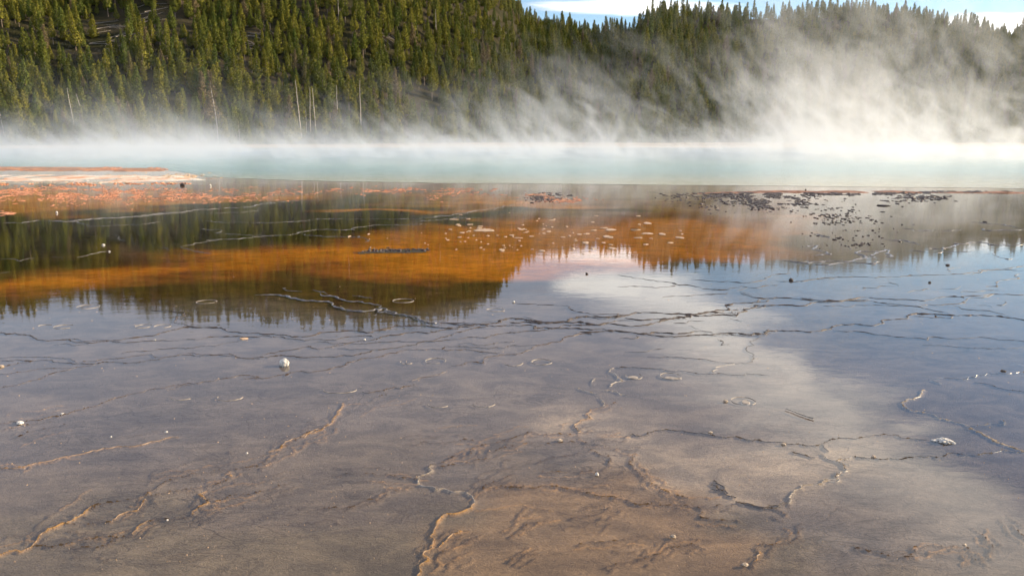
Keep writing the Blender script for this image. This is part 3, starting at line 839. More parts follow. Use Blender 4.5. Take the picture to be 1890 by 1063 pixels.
fl = [(1240, 411, 20, 3.5), (600 + 25, 432, 6, 2)]
rnd = random.Random(3)
FL = []
for (cx, cy, sx, sy, n, smin, smax) in ((895, 424, 60, 9, 26, 5, 20), (930, 440, 80, 12, 24, 5, 14), (850, 445, 90, 14, 16, 4, 10),
                                        (1180, 430, 70, 14, 16, 8, 22), (1080, 437, 60, 16, 12, 6, 16), (1000, 400, 90, 8, 8, 5, 12),
                                        (720, 440, 60, 9, 8, 4, 8)):
    for _ in range(n):
        FL.append((rnd.gauss(cx, sx), rnd.gauss(cy, sy), rnd.uniform(smin, smax) * rnd.uniform(0.3, 0.9), rnd.uniform(0.7, 1.7)))
FL += [(1127, 424, 18, 4), (1122, 437, 18, 5), (1081, 448, 12, 6), (1130, 458, 15, 3), (1096, 459, 10, 3), (1172, 424, 16, 3), (1195, 431, 20, 3), (1173, 424, 17, 3), (1222, 432, 14, 3), (895, 425, 34, 6), (1058, 459, 7, 2), (1195, 412, 18, 3), (926, 461, 10, 3), (1001, 463, 10, 2.5), (1258, 439, 11, 2.5)]
for i, (x, y, wd, hh) in enumerate(FL):
    if 392 < y < 480:
        zone_ = 'left of the middle' if x < 830 else ('in the dense cluster at the middle' if x < 1000 else ('between the cluster and the right group' if x < 1110 else 'in the loose group at the right end'))
        sz_ = 'large' if wd > 9 else 'small'
        flake('floating_flake', x, y, wd, hh, M_flake, 50 + i, '%s pale flake on the orange shallows, %s' % (sz_, zone_), 'mat flake', '%s pale flakes %s' % (sz_, zone_), 0.008)

def ring(px, py, wpx, hpx, arc0, arc1, seed, label, fill=0.0):
    p = gnd(px, py); mp = mpp(p)
    dep = CAM_H / math.hypot(p.x, p.y, CAM_H)
    rx = wpx * mp * 0.5; ry = min(hpx * mp / dep * 0.5, rx * 1.4)
    n = 56; V = []; F = []
    rnd = random.Random(seed); off = rnd.random() * 50
    for i in range(n + 1):
        a = R(arc0 + (arc1 - arc0) * i / n)
        wv = float(fbm(i * 0.16 + off, 1.0, 5, 3))
        th = rx * (0.006 + 0.16 * max(0, wv - 0.42) * 2) * min(1, min(i, n - i) / 5 + 0.1)
        k = 1 + 0.10 * (float(fbm(i * 0.1 + off, 9, 6, 2)) - 0.5)
        for s, z in ((1 + th / rx, -0.004), (1 + 0.3 * th / rx, 0.004), (1 - 0.4 * th / rx, 0.004), (1 - th / rx, -0.004)):
            V.append((math.cos(a) * rx * k * s, math.sin(a) * ry * k * s, z))
    for i in range(n):
        for j in range(3): F.append((i * 4 + j, i * 4 + j + 1, i * 4 + 4 + j + 1, i * 4 + 4 + j))
    o = link('mineral_ring', new_mesh('mineral_ring', V, F, True), M_ring); o.location = (p.x, p.y, 0)
    tag(o, label, 'mineral ring', 'pale rings on the shallow mats')
for a in ((163, 566, 40, 7, 0, 350, 'thin closed pale ring below the reflected treeline at far left'),
          (118, 603, 36, 6, 60, 330, 'pale ring on grey shallows, the one farthest left'),
          (82, 602, 26, 5, 20, 170, 'faint broken pale arc beside the ring farthest left'),
          (265, 602, 28, 6, 30, 350, 'left one of a touching pair of pale rings'),
          (300, 602, 30, 6, -60, 200, 'right one of a touching pair of pale rings'),
          (381, 557, 36, 6, 0, 345, 'pale ring inside the reflection of the left hill trees'),
          (744, 555, 40, 7, 0, 355, 'pale ring under the deepest part of the hill reflection'),
          (915, 572, 34, 6, 0, 350, 'pale ring just beyond the reflected edge of the hill'),
          (336, 733, 42, 9, 190, 330, 'faint broken arc left of the open ring in the brown shallows'),
          (425, 733, 46, 12, 170, 370, 'open half ring in the brown shallows below the white rock'),
          (628, 719, 60, 12, 180, 380, 'wide faint arc by the tan crest right of the white rock'),
          (804, 666, 38, 10, -20, 300, 'bright ring beside the long dark rim in the middle'),
          (752, 668, 26, 7, 160, 320, 'small arc left of the bright middle ring'),
          (1000, 668, 38, 10, -40, 320, 'ring with a pinkish patch at the bend of the rim'),
          (948, 670, 34, 10, 170, 370, 'half ring left of the pinkish ring'),
          (1170, 694, 30, 11, 150, 400, 'ring with thick lower edge, left one of the pair near the zigzag rim'),
          (1238, 694, 38, 12, 0, 350, 'ring with thick lower edge, right one of the pair near the zigzag rim'),
          (1372, 740, 44, 14, -60, 240, 'pale ring left of the white cloud reflection'),
          (893, 743, 46, 16, 200, 340, 'faint arc in the flat brown mat near the middle'),
          (810, 745, 40, 14, 180, 330, 'faint arc left of the other in the flat brown mat')):
    ring(a[0], a[1], a[2], a[3], a[4], a[5], int(a[0] * 7 + a[1]), a[6])
M_patch = simple_mat('pink_patch', (0.42, 0.33, 0.27), 0.7, 0.3, 20)
flake('floating_flake', 1240, 698, 32, 5, M_ring, 901, 'pale film filling the lower half of the right ring by the zigzag rim', 'mat flake', None, 0.004)
flake('floating_flake', 1168, 696, 22, 5, M_ring, 902, 'pale film filling the lower half of the left ring by the zigzag rim', 'mat flake', None, 0.004)
flake('floating_flake', 1376, 742, 16, 9, M_ring, 903, 'pale film lying in the ring left of the cloud reflection', 'mat flake', None, 0.004)
flake('floating_flake', 450, 625, 20, 3, M_flake, 904, 'bright cream flake where the two dark rims meet', 'mat flake', None, 0.006)

# crust fields of countless crumbs, one object each
def crumbs(name, spots, mat, seed, label, cat, tmax=0.012, z0=0.0, vmin=341):
    rnd = random.Random(seed); V = []; F = []
    for (cx, cy, sx, sy, n, smin, smax, hpx, dist) in spots:
        k = 0
        while k < n:
            if dist == 'g': x, y = rnd.gauss(cx, sx), rnd.gauss(cy, sy)
            else: x, y = cx + rnd.uniform(-sx, sx), cy + rnd.uniform(-sy, sy)
            if y < vmin: y = vmin + rnd.random() * 3
            k += 1
            if fbm(np.array([x * 0.035]), np.array([y * 0.22]), seed, 3)[0] < 0.44: continue
            p = gnd(x, y); mp = mpp(p); dep = CAM_H / math.hypot(p.x, p.y, CAM_H)
            s = rnd.uniform(smin, smax) * rnd.uniform(0.4, 1)
            rx = s * mp * 0.5; ry = min(rnd.uniform(0.6, 1.4) * hpx * mp / dep * 0.4, rx * 2)
            v, f = blob_verts(p.x, p.y, rx, ry, 7, rnd.random(), -0.004, z0 + rnd.uniform(0.25, 1.0) * tmax * (1 + rx), 0.5)
            b = len(V); V += v; F += [tuple(b + i for i in ff) for ff in f]
    o = link(name, new_mesh(name, V, F), mat)
    return tag(o, label, cat, None, 'stuff')
crumbs('orange_crust', [(40, 357, 90, 7, 1700, 1.5, 8, 0.6, 'g'), (220, 359, 120, 8, 2300, 1.5, 9, 0.6, 'g'), (380, 362, 90, 6, 240, 3, 12, 1.0, 'g'),
                        (10, 394, 14, 2, 40, 4, 14, 1, 'g'), (500, 357, 120, 6, 120, 4, 14, 1, 'g'), (660, 352, 60, 3, 180, 3, 12, 1, 'g'),
                        (790, 352, 60, 3, 200, 3, 11, 1, 'g'), (840, 356, 30, 4, 120, 3, 10, 1, 'g'), (800, 372, 14, 8, 60, 3, 9, 1, 'g'),
                        (1045, 370, 26, 3, 140, 3, 10, 1, 'g'), (985, 361, 30, 3, 60, 3, 9, 1, 'g')],
       M_orange, 5, 'orange mat crumbs strewn on the left shallows near the spring', 'mat crumbs', 0.010)
crumbs('dark_crust', [(1380, 361, 60, 2.5, 520, 2, 11, 1.2, 'g'), (1430, 374, 30, 5, 620, 2, 11, 1.6, 'g'), (1340, 367, 50, 5, 200, 2, 10, 1.2, 'g'),
                      (1370, 384, 50, 4, 120, 2, 10, 1.2, 'g'), (1700, 365, 34, 5, 160, 3, 13, 1.2, 'g'), (1540, 400, 40, 14, 170, 2, 8, 1.6, 'g'),
                      (1580, 430, 40, 18, 90, 2, 7, 1.8, 'g'), (1585, 451, 12, 2, 50, 2, 6, 2.2, 'g'), (1500, 358, 150, 2, 400, 3, 12, 1.2, 'u'),
                      (1010, 365, 20, 3.5, 220, 3, 10, 1.6, 'g'), (735, 462, 34, 1.6, 110, 3, 9, 1.4, 'g'), (1600, 356, 250, 1.5, 320, 3, 13, 1.2, 'u'),
                      (1800, 354, 90, 1.2, 140, 3, 12, 1.2, 'u')],
       M_black, 6, 'dark brown crust pieces strewn along the right bank', 'crust pieces', 0.022)

crumbs('sinter_grains', [(945, 800, 980, 250, 330, 1.0, 3.4, 1.0, 'u'), (945, 600, 980, 90, 110, 1.0, 3.2, 0.6, 'u'), (600, 850, 120, 60, 60, 1.0, 3.2, 1.0, 'g')],
       M_flake, 8, 'tiny pale mineral grains scattered over the foreground shallows', 'mineral grains', 0.0025)
# banks of dry sinter
def bank(name, top, bottom, mat, hmax, label_kind='structure', seed=0):
    n = 220; m = 13; V = []
    def at(poly, s):
        f = s * (len(poly) - 1); i = min(int(f), len(poly) - 2); q = f - i
        return Vector((poly[i][0] * (1 - q) + poly[i + 1][0] * q, poly[i][1] * (1 - q) + poly[i + 1][1] * q))
    for j in range(m):
        for i in range(n):
            s = i / (n - 1)
            a = at(top, s); b = at(bottom, s)
            r = j / (m - 1)
            wob = (float(fbm(i * 0.25, j * 0.6 + seed, 41 + seed, 3)) - 0.5) * 1.6
            q = a.lerp(b, r)
            p = gnd(q.x, q.y + (wob if 0 < j < m - 1 else wob * 0.8))
            k = min(1, 4 * min(s, 1 - s) + 0.0) * math.sin(math.pi * r) ** 0.6
            z = -0.010 + (hmax * (-0.55 + 2.6 * float(fbm(p.x * 0.9, p.y * 0.35, 43 + seed, 4)))) * k
            V.append((p.x, p.y, z))
    o = link(name, grid_mesh(name, V, m, n), mat)
    return tag(o, kind='structure')
# white sinter sheet and brown crest at the left edge of the spring
M_bank, t, out = mat_new('sinter_bank')
P = t.pos()
n1 = t.noise(t.mapping(P, scale=(0.7, 0.5, 1)), 1.5, 6, 0.72, 0.8); n2 = t.noise(t.mapping(P, scale=(1, 0.4, 1)), 7, 4, 0.6)
cr = t.mix(t.mr(n1, 0.40, 0.58), c4((0.62, 0.30, 0.14)), c4((0.80, 0.72, 0.60)))
cr = t.mix(t.mr(n2, 0.50, 0.75), cr, c4((0.35, 0.20, 0.12)))
p = t.add('ShaderNodeBsdfPrincipled'); t.set(p, 'Base Color', cr); p.inputs['Roughness'].default_value = 0.6
t.set(p, 'Normal', t.bump(n2, 0.6, 0.02)); t.l.new(p.outputs[0], out.inputs['Surface'])
bank('sinter_bank', [(-300, 319), (0, 321), (150, 322), (260, 323), (330, 326), (378, 331)], [(-300, 340), (0, 339), (150, 339), (260, 337), (330, 335), (380, 332)], M_bank, 0.022, seed=1)
M_bank2, t, out = mat_new('brown_bank')
P = t.pos()
n1 = t.noise(t.mapping(P, scale=(0.7, 0.5, 1)), 1.6, 6, 0.75, 0.8); n2 = t.noise(t.mapping(P, scale=(1, 0.4, 1)), 6, 4, 0.6)
cr = t.mix(t.mr(n1, 0.38, 0.62), c4((0.08, 0.05, 0.035)), c4((0.50, 0.22, 0.09)))
cr = t.mix(t.mr(n2, 0.52, 0.72), cr, c4((0.55, 0.42, 0.30)))
p = t.add('ShaderNodeBsdfPrincipled'); t.set(p, 'Base Color', cr); p.inputs['Roughness'].default_value = 0.7
t.set(p, 'Normal', t.bump(n2, 0.8, 0.03)); t.l.new(p.outputs[0], out.inputs['Surface'])
bank('sinter_bank', [(-300, 307), (0, 307.5), (120, 308), (220, 309), (300, 311), (308, 313)], [(-300, 317), (0, 317), (120, 317), (220, 317.5), (300, 316.5), (310, 314)], M_bank2, 0.04, seed=2)
M_bank3 = simple_mat('reddish_bank', (0.22, 0.11, 0.07), 0.8, 0.55, 2.5, 1.4, 0.02)
bank('sinter_bank', [(1240, 358.5), (1330, 354), (1420, 352), (1550, 352.3), (1700, 353.2), (1890, 354.6), (2200, 357)],
     [(1242, 359.5), (1330, 357.5), (1420, 356.5), (1550, 356.5), (1700, 357), (1890, 358), (2200, 361)], M_bank3, 0.045, seed=3)
bank('sinter_bank', [(300, 324), (330, 323), (350, 327), (378, 331)], [(300, 327), (335, 331), (360, 334), (382, 333)], M_sinter, 0.03, seed=4)
bank('sinter_bank', [(955, 361), (985, 356.5), (1015, 360), (1050, 367), (1078, 374)], [(958, 362), (985, 361), (1012, 368), (1045, 375), (1076, 376)], M_bank2, 0.03, seed=5)
bank('sinter_bank', [(660, 466), (700, 461), (745, 460), (788, 462)], [(662, 468), (705, 466), (750, 466), (786, 465)], M_rim_dark, 0.010, seed=6)

crumbs('sinter_crumbs', [(340, 327, 22, 2.5, 260, 2, 8, 0.4, 'g'), (290, 326, 40, 3, 120, 2, 9, 0.4, 'g'), (160, 338, 170, 1.6, 160, 2, 10, 0.35, 'u')],
       M_flake, 9, 'pale sinter crumbs strewn over the white bank at left', 'sinter crumbs', 0.02, 0.0, 318)
crumbs('bank_crust', [(150, 312, 160, 3.2, 500, 2, 10, 0.5, 'u'), (250, 339, 120, 1.6, 160, 2, 9, 0.4, 'u'), (90, 341, 90, 1.6, 160, 2, 9, 0.4, 'u')],
       M_orange, 10, 'rusty crust crumbs on the brown crest of the left bank', 'crust crumbs', 0.03, 0.0, 306)
# ------------------------------------------------------------------ stones
def stone(px, py, wpx, hpx, mat, seed, label, cat='stone', name='stone', squash=1.0, rag=1.0):
    p = gnd(px, py); mp = mpp(p)
    bm = bmesh.new(); bmesh.ops.create_icosphere(bm, subdivisions=3, radius=1.0)
    rnd = random.Random(seed); o0 = Vector((rnd.uniform(0, 50), rnd.uniform(0, 50), rnd.uniform(0, 50)))
    from mathutils import noise as mn
    for v in bm.verts:
        n = v.co.normalized()
        f = 1 + 0.26 * mn.noise(n * 1.3 + o0) + 0.16 * rag * mn.noise(n * 2.7 + o0) + 0.09 * rag * mn.noise(n * 6 + o0)
        v.co = Vector((n.x * f * wpx * mp * 0.5, n.y * f * wpx * mp * 0.42 * squash, n.z * f * hpx * mp * 0.55))
        if v.co.z < -hpx * mp * 0.3: v.co.z = -hpx * mp * 0.3
    me = bpy.data.meshes.new(name); bm.to_mesh(me); bm.free()
    o = link(name, me, mat); o.location = (p.x, p.y, hpx * mp * 0.27 - 0.004); o.rotation_euler.z = rnd.uniform(-0.6, 0.6)
    return tag(o, label, cat)
stone(525, 674, 18, 16, M_stone, 1, 'white rounded rock standing alone in the left shallows')
# bleached crumbly chunk on the right, a ragged flat rock
ch = stone(1744, 815, 21, 9, M_stone, 2, 'ragged white crusty rock in the right shallows by the pale rim', rag=3.2)
for k, (ddx, ddy, s) in enumerate(((-18, -2, 12), (-11, -4, 10), (16, 3, 8))):
    q = stone(1744 + ddx, 815 + ddy, s, 4, M_stone, 20 + k, '', 'x', 'shard', 0.8)
    del q['category']
    if 'label' in q: del q['label']
    mw = q.location - ch.location
    q.parent = ch
    rz = -ch.rotation_euler.z
    q.location = Vector((mw.x * math.cos(rz) - mw.y * math.sin(rz), mw.x * math.sin(rz) + mw.y * math.cos(rz), mw.z))
for a in ((37, 781, 13, 6, M_stone, 'small white stone at the left edge, larger of two on the brown rim'),
          (115, 764, 6, 4, M_stone, 'tiny white stone farther along the brown rim at the left edge'),
          (3, 677, 9, 5, M_tanstone, 'ochre pebble at the very left edge of the dark rims'),
          (1102, 876, 7, 7, M_stone, 'small white stone on the ochre mat in the foreground'),
          (1033, 813, 10, 5, M_tanstone, 'tan pebble on the thin rim in the foreground middle'),
          (1083, 506, 5, 4, M_darkstone, 'tiny black stone in the white cloud reflection'),
          (1460, 518, 8, 6, M_darkstone, 'round black stone at the start of a long dark rim'),
          (948, 558, 5, 4, M_stone, 'tiny white stone right of the reflected hill edge'),
          (1727, 564 + 20, 4, 3, M_darkstone, 'tiny black stone on the forked rim at right'),
          (1749, 490, 8, 4, M_darkstone, 'flat black stone in the bright water at right'),
          (1716, 522, 5, 4, M_darkstone, 'small black stone among the broken rims at right'),
          (337, 343, 9, 6, M_darkstone, 'dark rock at the tip of the white sinter bank'),
          (388, 344, 4, 5, M_stone, 'tiny upright pale stone right of the dark rock'),
          (105, 394, 4, 5, M_stone, 'small pale upright stone on the left dark channel'),
          (191, 453, 6, 4, M_stone, 'white pebble within the left tree reflections'),
          (202, 465, 4, 3, M_stone, 'smaller white pebble within the left tree reflections'),
          (804, 597, 4, 3, M_stone, 'tiny white pebble where the rim bundle begins'),
          (673, 627, 5, 3, M_stone, 'tiny white pebble on a middle dark rim'),
          (286, 628, 4, 3, M_stone, 'tiny white pebble on the long wavy rim at left'),
          (1242, 990, 11, 6, M_tanstone, 'tan lump in the ochre mat near the bottom edge'),
          (1375, 1042, 12, 6, M_tanstone, 'pale brown lump at the bottom edge right of centre'),
          (1780, 1005, 8, 4, M_tanstone, 'pale pebble near the bottom right corner'),
          (1446, 820, 9, 5, M_tanstone, 'pebble at the fork of the rims right of the light pool'),
          (1339, 741, 9, 5, M_tanstone, 'grey pebble beside the pale ring near the cloud reflection'),
          (1612, 843, 9, 5, M_tanstone, 'tan lump on the straight rim at right'),
          (1311, 798, 8, 4, M_tanstone, 'small lump on the rim above the light pool'),
          (1852, 685, 9, 4, M_darkstone, 'thin dark stone at the right edge in lavender water'),
          (1630, 380, 22, 3, M_darkstone, 'low dark islet in the bright water at right'),
          (1818, 410, 8, 3, M_darkstone, 'dark lump in the bright water near the right edge'),
          (205, 842 - 36, 4, 3, M_stone, 'tiny white pebble on the bare left mat'),
          (307, 797, 5, 3, M_stone, 'white pebble above the brown crest at lower left'),
          (456, 836, 4, 3, M_stone, 'small white pebble right on the brown crest at lower left'),
          (383, 923, 5, 4, M_darkstone, 'tiny dark stone in the ochre wrinkles at lower left'),
          (309, 959, 4, 3, M_stone, 'tiny white pebble in the ochre wrinkles at lower left'),
          (1860, 355.5, 5, 4, M_darkstone, 'dark clump on the bank at far right'),
          (1668, 356, 5, 3, M_darkstone, 'dark clump on the bank, left of the far right one'),
          (1487, 352, 3, 4, M_darkstone, 'small dark clump on the reddish bank')):
    stone(a[0], a[1], a[2], a[3], a[4], int(a[0] * 3 + a[1]), a[5])
# stick in the shallows
def stick(pix, rpx, mat, label, name='stick'):
    V = []; F = []; n = 6
    g = [gnd(px, py, 0.012) for px, py in pix]
    for i, p in enumerate(g):
        a = g[max(0, i - 1)]; b = g[min(len(g) - 1, i + 1)]
        d = (b - a).normalized(); s = Vector((-d.y, d.x, 0)).normalized(); u = d.cross(s)
        rr = rpx * mpp(p) * (1 - 0.5 * i / len(g))
        for k in range(n):
            an = 6.283 * k / n
            q = p + s * math.cos(an) * rr + u * math.sin(an) * rr
            V.append(q)
    for i in range(len(g) - 1):
        for k in range(n): F.append((i * n + k, i * n + (k + 1) % n, (i + 1) * n + (k + 1) % n, (i + 1) * n + k))
    F.append(tuple(range(n))); F.append(tuple((len(g) - 1) * n + k for k in range(n)))
    o = link(name, new_mesh(name, V, F, True), mat); return tag(o, label, 'stick')
stick([(1502, 772), (1488, 768), (1474, 763), (1460, 757), (1450, 754)], 1.3, M_wood, 'thin greenish stick lying in the water below the cloud reflection')

# ------------------------------------------------------------------ hill
refl = [(-300, 560), (0, 558), (50, 560), (110, 550), (160, 545), (250, 555), (330, 573), (400, 580), (470, 570), (560, 576), (640, 583), (720, 581), (800, 576), (860, 560), (920, 530)]
direct = [(960, 4), (990, 30), (1050, 36), (1100, 46), (1150, 48), (1182, 36), (1198, 10), (1230, 3), (1300, 10), (1400, 10), (1500, 8), (1600, 6), (1700, 20), (1780, 34), (1890, 44), (2200, 62)]
AZ = []; EL = []
for px, py in refl:
    d = pix_dir(px, py); AZ.append(math.atan2(d.x, d.y)); EL.append(-d.z / math.hypot(d.x, d.y))
for px, py in direct:
    d = pix_dir(px, py); AZ.append(math.atan2(d.x, d.y)); EL.append(d.z / math.hypot(d.x, d.y))
AZ = np.array(AZ); EL = np.array(EL)
def foot(az):  return np.interp(az, [-0.9, -0.5, -0.2, 0.03, 0.16, 0.4, 0.9], [228, 226, 236, 285, 262, 300, 310])
def crest(az): return np.interp(az, [-0.9, -0.5, -0.2, 0.03, 0.16, 0.4, 0.9], [400, 400, 410, 520, 455, 520, 540])
TREE = 8.0
def hill_z(x, y):
    x = np.asarray(x, float); y = np.asarray(y, float)
    az = np.arctan2(x, y); r = np.hypot(x, y)
    d0 = foot(az); d1 = crest(az)
    H = d1 * np.interp(az, AZ, EL) + CAM_H - TREE
    s = (r - d0) / (d1 - d0)
    sc_ = np.clip(s, 0, 1)
    prof = sc_ * 0.55 + 0.45 * sc_ * sc_ * (3 - 2 * sc_)
    z = H * prof
    z = np.where(s > 1, H - (r - d1) * 0.10, z)
    amp = 9.0 * np.clip(s * 3, 0, 1) * np.clip((1.02 - s) * 4, 0, 1)
    z = z + amp * (fbm(x / 55.0, y / 70.0, 77, 3) - 0.5) * 1.6
    z = z + np.where(s < 0, -0.25, 0)
    return z
azs = np.linspace(-1.0, 1.0, 260); rs = np.concatenate([[200, 215], np.linspace(222, 700, 130)])
A, RR = np.meshgrid(azs, rs)
HX = (RR * np.sin(A)).ravel(); HY = (RR * np.cos(A)).ravel()
HZ = hill_z(HX, HY)
M_hill, t, out = mat_new('forest_floor')
P = t.pos()
n1 = t.noise(P, 0.06, 6, 0.65, 0.4); n2 = t.noise(P, 0.9, 5, 0.65)
c = t.mix(t.mr(n1, 0.38, 0.62), c4((0.026, 0.027, 0.013)), c4((0.055, 0.047, 0.030)))
c = t.mix(t.mr(n2, 0.58, 0.78), c, c4((0.085, 0.076, 0.058)))
d = t.add('ShaderNodeBsdfDiffuse'); t.set(d, 'Color', c); t.set(d, 'Normal', t.bump(n2, 0.8, 0.6))
t.l.new(d.outputs[0], out.inputs['Surface'])
hill = link('hill', grid_mesh('hill', np.stack([HX, HY, HZ], 1), len(rs), len(azs)), M_hill); tag(hill, kind='structure')

def hit_hill(px, py, rmin=170, rmax=640):
    d = pix_dir(px, py); hz = math.hypot(d.x, d.y)
    r = np.arange(rmin, rmax, 0.5)
    x = d.x / hz * r; y = d.y / hz * r; z = CAM_H + d.z / hz * r
    g = np.where(r < foot(np.arctan2(x, y)), 0.0, hill_z(x, y))
    k = np.nonzero(z <= g)[0]
    i = k[0] if len(k) else len(r) - 1
    return Vector((x[i], y[i], float(g[i]) if len(k) else float(g[i])))

# ------------------------------------------------------------------ trees
def tube(V, F, pts, radii, n=6):
    b = len(V)
    for i, p in enumerate(pts):
        for k in range(n):
            an = 6.2832 * k / n
            V.append((p[0] + math.cos(an) * radii[i], p[1] + math.sin(an) * radii[i], p[2]))
    for i in range(len(pts) - 1):
        for k in range(n):
            F.append((b + i * n + k, b + i * n + (k + 1) % n, b + (i + 1) * n + (k + 1) % n, b + (i + 1) * n + k))
def pine_meshes(seed, H=14.0, base=0.12, rad=1.9, dens=330, shape=0.75, tuft=0.62):
    rnd = random.Random(seed)
    V = []; F = []
    lean = (rnd.gauss(0, 0.15), rnd.gauss(0, 0.15))
    pts = [(lean[0] * s * s, lean[1] * s * s, H * s * 0.98) for s in np.linspace(0, 1, 7)]
    tube(V, F, pts, [0.17 * (1 - 0.9 * s) + 0.015 for s in np.linspace(0, 1, 7)])
    trunk = new_mesh('trunk', V, F, True)
    V = []; F = []
    sect = [rnd.uniform(0.7, 1.25) for _ in range(24)]
    for i in range(dens):
        tt = base + (1 - base) * (rnd.random() ** 1.15)
        q = (tt - base) / (1 - base)
        prof = (1 - q) ** (shape * 1.15) * min(1.0, 0.35 + q * 4.5)
        a = rnd.uniform(0, 6.2832)
        band = sect[int(q * 11) + (0 if math.cos(a) > 0 else 12)]
        r_out = rad * prof * band + 0.06
        r = r_out * (rnd.random() ** 0.45)
        cx = math.cos(a) * r + lean[0] * tt * tt; cy = math.sin(a) * r + lean[1] * tt * tt
        z = H * tt - 0.10 * r + rnd.gauss(0, 0.10)
        L = tuft * rnd.uniform(0.65, 1.35) * (0.55 + 0.45 * (1 - q))
        dirv = Vector((math.cos(a), math.sin(a), rnd.uniform(0.1, 1.0))).normalized()
        for k in range(3):
            up = Vector((math.cos(a) * 0.45 + rnd.gauss(0, 0.3), math.sin(a) * 0.45 + rnd.gauss(0, 0.3), 1.0)).normalized()
            s = Vector((-math.sin(a) + rnd.gauss(0, 0.35), math.cos(a) + rnd.gauss(0, 0.35), rnd.gauss(0, 0.4))).normalized()
            c0 = Vector((cx, cy, z)) + Vector((rnd.gauss(0, 0.14), rnd.gauss(0, 0.14), rnd.gauss(0, 0.14)))
            b = len(V)
            V += [c0 - up * L * 0.5, c0 + s * L * 0.36, c0 + up * L * 0.66, c0 - s * L * 0.36]
            F.append((b, b + 1, b + 2, b + 3))
    for k in range(10):                                      # leader
        b = len(V); z = H * (0.95 + 0.006 * k); s = 0.22 * (1 - k / 12)
        a = rnd.uniform(0, 6.28)
        V += [(lean[0] + math.cos(a) * s, lean[1] + math.sin(a) * s, z), (lean[0] - math.cos(a) * s, lean[1] - math.sin(a) * s, z), (lean[0], lean[1], z + 0.55)]
        F.append((b, b + 1, b + 2))
    crown = new_mesh('crown', V, F, False)
    trunk.materials.append(M_bark); crown.materials.append(M_needle)
    return trunk, crown
VAR = [pine_meshes(1, 14, 0.08, 2.3, 420, 0.85), pine_meshes(2, 15.5, 0.14, 1.9, 380, 0.75), pine_meshes(3, 12.5, 0.04, 2.6, 460, 0.95),
       pine_meshes(4, 16, 0.22, 1.8, 360, 0.65), pine_meshes(5, 11, 0.05, 2.1, 380, 0.9), pine_meshes(6, 14.5, 0.10, 2.5, 460, 0.75),
       pine_meshes(7, 17, 0.28, 1.7, 340, 0.6), pine_meshes(8, 9.5, 0.03, 2.0, 360, 0.95)]
NV = len(VAR)

# scatter
pts = []
sp = 3.7
gx = np.arange(-460, 520, sp); gy = np.arange(150, 640, sp)
GX, GY = np.meshgrid(gx, gy)
GX = (GX + rng.uniform(-0.5, 0.5, GX.shape) * sp * 1.1).ravel(); GY = (GY + rng.uniform(-0.5, 0.5, GY.shape) * sp * 1.1).ravel()
az = np.arctan2(GX, GY); rr = np.hypot(GX, GY)
d0 = foot(az); d1 = crest(az)
s = (rr - d0) / (d1 - d0)
ok = (s > -0.03) & (s < 1.05) & (np.abs(az) < 0.76)
dn = fbm(GX / 38.0, GY / 48.0, 91, 3)
GZ = hill_z(GX, GY)
PU, PV, _ = to_pix(GX, GY, GZ)
thr = np.full(GX.shape, 0.25)
# thinner stand on the upper left slope, bare fallen-timber patches
def patch(cx, cy, rx, ry): return np.exp(-(((PU - cx) / rx) ** 2 + ((PV - cy) / ry) ** 2))
bare = 0.8 * patch(205, 75, 30, 34) + 0.8 * patch(470, 70, 14, 30) + 0.7 * patch(285, 30, 24, 14) + 0.7 * patch(905, 40, 16, 10) + 0.8 * patch(720, 80, 16, 10) + 0.5 * patch(40, 60, 40, 30) + 0.35 * patch(130, 110, 130, 50)
thr = thr + 0.30 * np.clip(bare, 0, 1.0)
ok &= (dn + rng.uniform(-0.18, 0.18, dn.shape)) > thr
keep = np.nonzero(ok)[0]
TX, TY, TZ = GX[keep], GY[keep], GZ[keep]
TS = 0.32 + 0.48 * rng.random(len(keep)) ** 1.15
TS *= np.where(rng.random(len(keep)) < 0.12, 0.62, 1.0)
TZ = np.where(TZ < 0, 0, TZ) - 0.15
TROT = rng.uniform(0, 6.28, len(keep)); TVAR = rng.integers(0, NV, len(keep))
U, Vp, DEP = to_pix(TX, TY, TZ + 7)
score = DEP / TS + np.where((U < -10) | (U > 1900) | (Vp < 5), 1e5, 0)
order = np.argsort(score)
single = set(order[:300].tolist())
print('trees', len(keep))
LAND = [(45, 'at the left edge of the forest foot'), (135, 'around the broad grey green pine at far left'), (200, 'beside the two leaning grey trunks at far left'),
        (340, 'behind the small bushy pine at left'), (450, 'around the half bare pine with the white trunk'), (620, 'around the leaning white trunk and the pale pair'),
        (760, 'right of the white bare trunk'), (930, 'behind the bright clump beside the big steam'), (1130, 'behind the separate plume near the middle'),
        (1400, 'in the steam right of the middle'), (1650, 'in the steam above the dark crust bank'), (9999, 'in the steam at the right edge')]
def region_label(u, big, near):
    for k, (lim, txt) in enumerate(LAND):
        if u < lim: break
    size = 'tall' if big else 'small'
    row = 'front row' if near else 'second row'
    return '%s green pine of the %s, %s' % (size, row, txt), '%s %s pines %s' % (size, row, txt)
def put_pine(x, y, z, sx, rot, var, label, group, lean=0.0, sz=None):
    e = bpy.data.objects.new('pine_tree', None); col.objects.link(e)
    e.empty_display_size = 0.5
    e.location = (x, y, z); e.rotation_euler = (0, lean, rot); e.scale = (sx, sx, sz or sx)
    tag(e, label, 'pine tree', group)
    for nm, me in (('trunk', VAR[var][0]), ('crown', VAR[var][1])):
        c = bpy.data.objects.new(nm, me); col.objects.link(c); c.parent = e
    return e
for i in order[:300]:
    lab, grp = region_label(U[i], TS[i] > 0.63, np.hypot(TX[i], TY[i]) < foot(math.atan2(TX[i], TY[i])) + 9)
    put_pine(TX[i], TY[i], TZ[i], TS[i] * 1.5, TROT[i], int(TVAR[i]), lab, grp, 0.0, TS[i])

